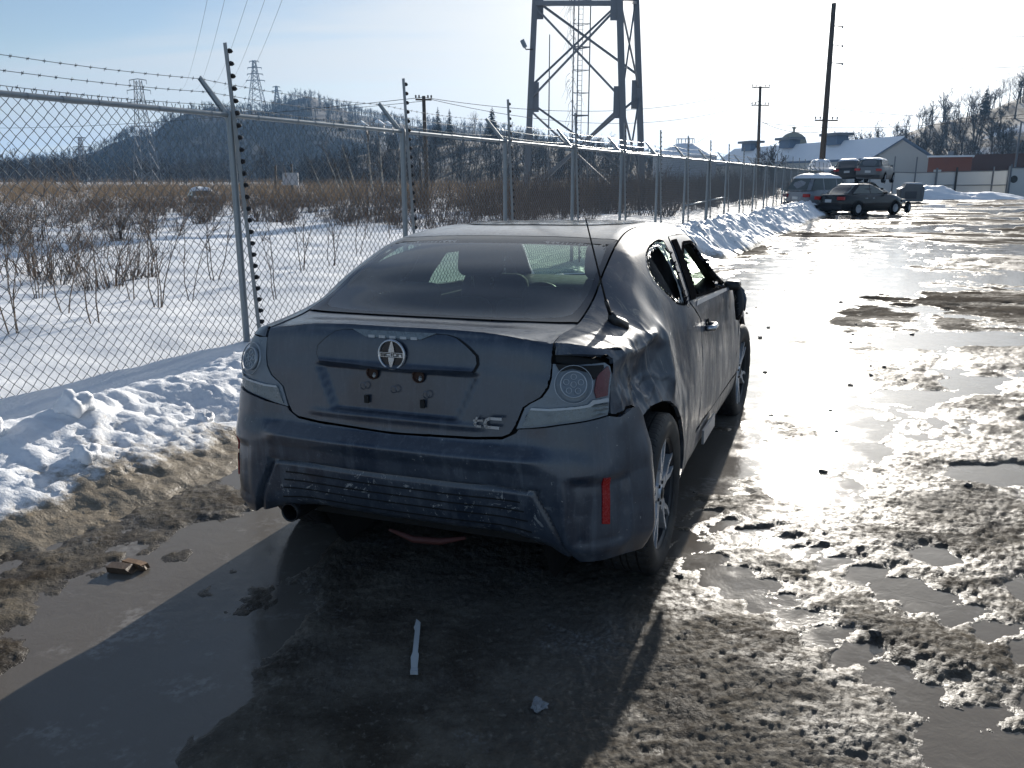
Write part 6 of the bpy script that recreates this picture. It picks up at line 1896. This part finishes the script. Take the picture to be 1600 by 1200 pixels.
# loose wheel by the sedan's nose
lw = empty('loose_wheel', (19.5, 41.9, .30), -R(40)); lw.scale = (.85, .85, .85); tag(lw, 'loose dark wheel on its axle stub in front of the black sedan', 'wheel')
for o in (tyre_far, rim_far): k = o.copy(); COL.objects.link(k); k.parent = lw
MB().tube([(-.1, 0, 0), (-.75, .1, -.05)], .07, 7).box((-.5, .05, .1), (.3, .3, .3), .4).build('axle_stub', RUST, lw)

# ---- small things lying on the mud near the camera
wd = empty('wood_offcut', (-1.66, 3.25, .012), -.25); tag(wd, 'broken brown timber offcut lying in the grey meltwater', 'wood')
WOODB = plain('wet_brown_wood', (.15, .085, .042), .6, 0, .4, 40, .3)
WOODD = plain('dark_wet_wood', (.075, .045, .026), .5, 0, .45, 55, .4)
def plank_mesh(c, d, rz, rx, mat, seed):
    rs = np.random.RandomState(seed); n = 7; V = []; F = []
    for i in range(n):
        x = (i / (n - 1) - .5) * d[0]
        j = rs.uniform(-.004, .004, 4) if 0 < i < n - 1 else rs.uniform(-.012, .012, 4)
        for k, (a, b_) in enumerate(((-1, -1), (1, -1), (1, 1), (-1, 1))): V.append((x + (j[k] if i in (0, n - 1) else 0), a * d[1] / 2 + j[k] * .4, b_ * d[2] / 2 + j[(k + 1) % 4] * .25))
    for i in range(n - 1):
        for k in range(4): F.append((i * 4 + k, i * 4 + (k + 1) % 4, i * 4 + 4 + (k + 1) % 4, i * 4 + 4 + k))
    F += [(3, 2, 1, 0), tuple(range((n - 1) * 4, n * 4))]
    o = MB().add(V, F).build('plank', mat, wd); o.location = c; o.rotation_euler = (rx, .03, rz); return o
plank_mesh((0, 0, .004), (.100, .050, .026), .05, .05, WOODD, 1)
plank_mesh((.034, .046, .006), (.115, .036, .022), -.10, -.06, WOODB, 2)
plank_mesh((.078, .030, .002), (.030, .022, .018), .6, .1, WOODD, 3)
st_ = empty('plastic_strip', (-.337, 2.62, .03), .07); tag(st_, 'narrow pale plastic trim strip lying on dark mud behind the car', 'plastic strip')
MB().prism([(-.010, -.16), (.010, -.165), (.012, -.06), (.008, -.05), (.010, .10), (.010, .15), (-.006, .175), (-.010, .13), (-.013, .12), (-.008, .10), (-.010, -.05), (-.015, -.08)], .006, (0, 0, 0), (1, 0, 0), (0, 1, 0), (0, 0, 1)).build('strip', plain('pale_plastic', (.52, .54, .54), .45), st_)
MB().prism([(-.012, -.175), (.014, -.178), (.012, -.155), (-.010, -.155)], .014, (0, 0, .0), (1, 0, 0), (0, 1, 0), (0, 0, 1)).build('end_clip', plain('pale_plastic_end', (.45, .47, .48), .45), st_)
ICEM = plain('dirty_ice', (.26, .27, .28), .25, 0, .3, 40, .4)
def rock(name, loc, r_, mat, label, cat, seed, group=None, sq=(1, 1, .5)):
    bm = bmesh.new(); bmesh.ops.create_icosphere(bm, subdivisions=3 if name == 'snow_lump' else 2, radius=r_); rs = np.random.RandomState(seed); k = rs.randn(3) * 3
    for v in bm.verts:
        d = v.co / r_; f = 1 + .35 * math.sin(d.x * 4 + k[0]) * math.sin(d.y * 5 + k[1]) + (.02 if name == 'snow_lump' else .18) * rs.randn() + (.12 * math.sin(d.x * 9 + k[1]) * math.sin(d.z * 8 + k[2]) if name == 'snow_lump' else 0)
        v.co = Vector((v.co.x * f * sq[0], v.co.y * f * sq[1], v.co.z * f * sq[2]))
    me = bpy.data.meshes.new(name); bm.to_mesh(me); bm.free(); me.materials.append(mat); o = bpy.data.objects.new(name, me); COL.objects.link(o); o.location = loc
    if name == 'snow_lump': me.polygons.foreach_set('use_smooth', np.ones(len(me.polygons), bool))
    return tag(o, label, cat, group)
rock('ice_chunk', (.085, 2.29, .02), .030, ICEM, 'pale chunk of ice on the dark mud at the shadow edge', 'ice', 3, sq=(.8, 1.1, .45))
for i, (s_, t_, r_) in enumerate([(-3.1, 1.02, .085), (-2.6, 1.06, .10), (-2.9, 1.5, .07), (-2.0, 1.45, .06), (-1.2, 1.5, .07), (-1.6, 1.75, .05), (-3.6, 1.6, .06)]):
    h_ = float(bank_h(np.array([[s_]]), np.array([[t_]]))[0][0, 0]); p = fpt(s_, t_, h_ + r_ * .3)
    rock('snow_lump', p, r_, SNOW, ['small', 'largest', 'low', 'flattened', 'dirty edged', 'tiny', 'outermost'][i] + ' rounded lump of snow on the near snow bank, ' + ['left of the largest', 'on the crest', 'below the largest', 'right of the largest', 'nearest the car', 'at the foot of the bank', 'furthest left'][i], 'snow lump', 80 + i, 'snow lumps on the near bank', (1, 1, .8))
GRIT = plain('mud_clod', (.05, .043, .036), .6, 0, .4, 30, .4)
for i in range(46):
    x = RS.uniform(.4, 4.5); y = RS.uniform(2.2, 12); h_ = float(lot_z(np.array([[x]]), np.array([[y]]))[0][0, 0])
    rock('mud_clod', (x, y, max(h_, 0) + .004), RS.uniform(.010, .026), GRIT, 'small dark clod of mud on the wet lot', 'mud clod', 120 + i, 'mud clods on the lot')
# ------------------------------------------------------------------ cold river valley haze
hm = bpy.data.materials.new('valley_haze'); hm.use_nodes = True
_n = hm.node_tree.nodes; _l = hm.node_tree.links; _n.clear()
_o = _n.new('ShaderNodeOutputMaterial'); _v = _n.new('ShaderNodeVolumePrincipled')
_v.inputs['Color'].default_value = (.34, .60, 1.0, 1); _v.inputs['Density'].default_value = .00014; _v.inputs['Anisotropy'].default_value = .35
_l.new(_v.outputs[0], _o.inputs['Volume'])
HZ = MB().box((0, 1500, 65), (9000, 7000, 160)).build('haze', hm)
tag(HZ, 'thin cold haze over the valley', kind='stuff')
SC.cycles.volume_bounces = 0
SC.cycles.volume_step_rate = 10
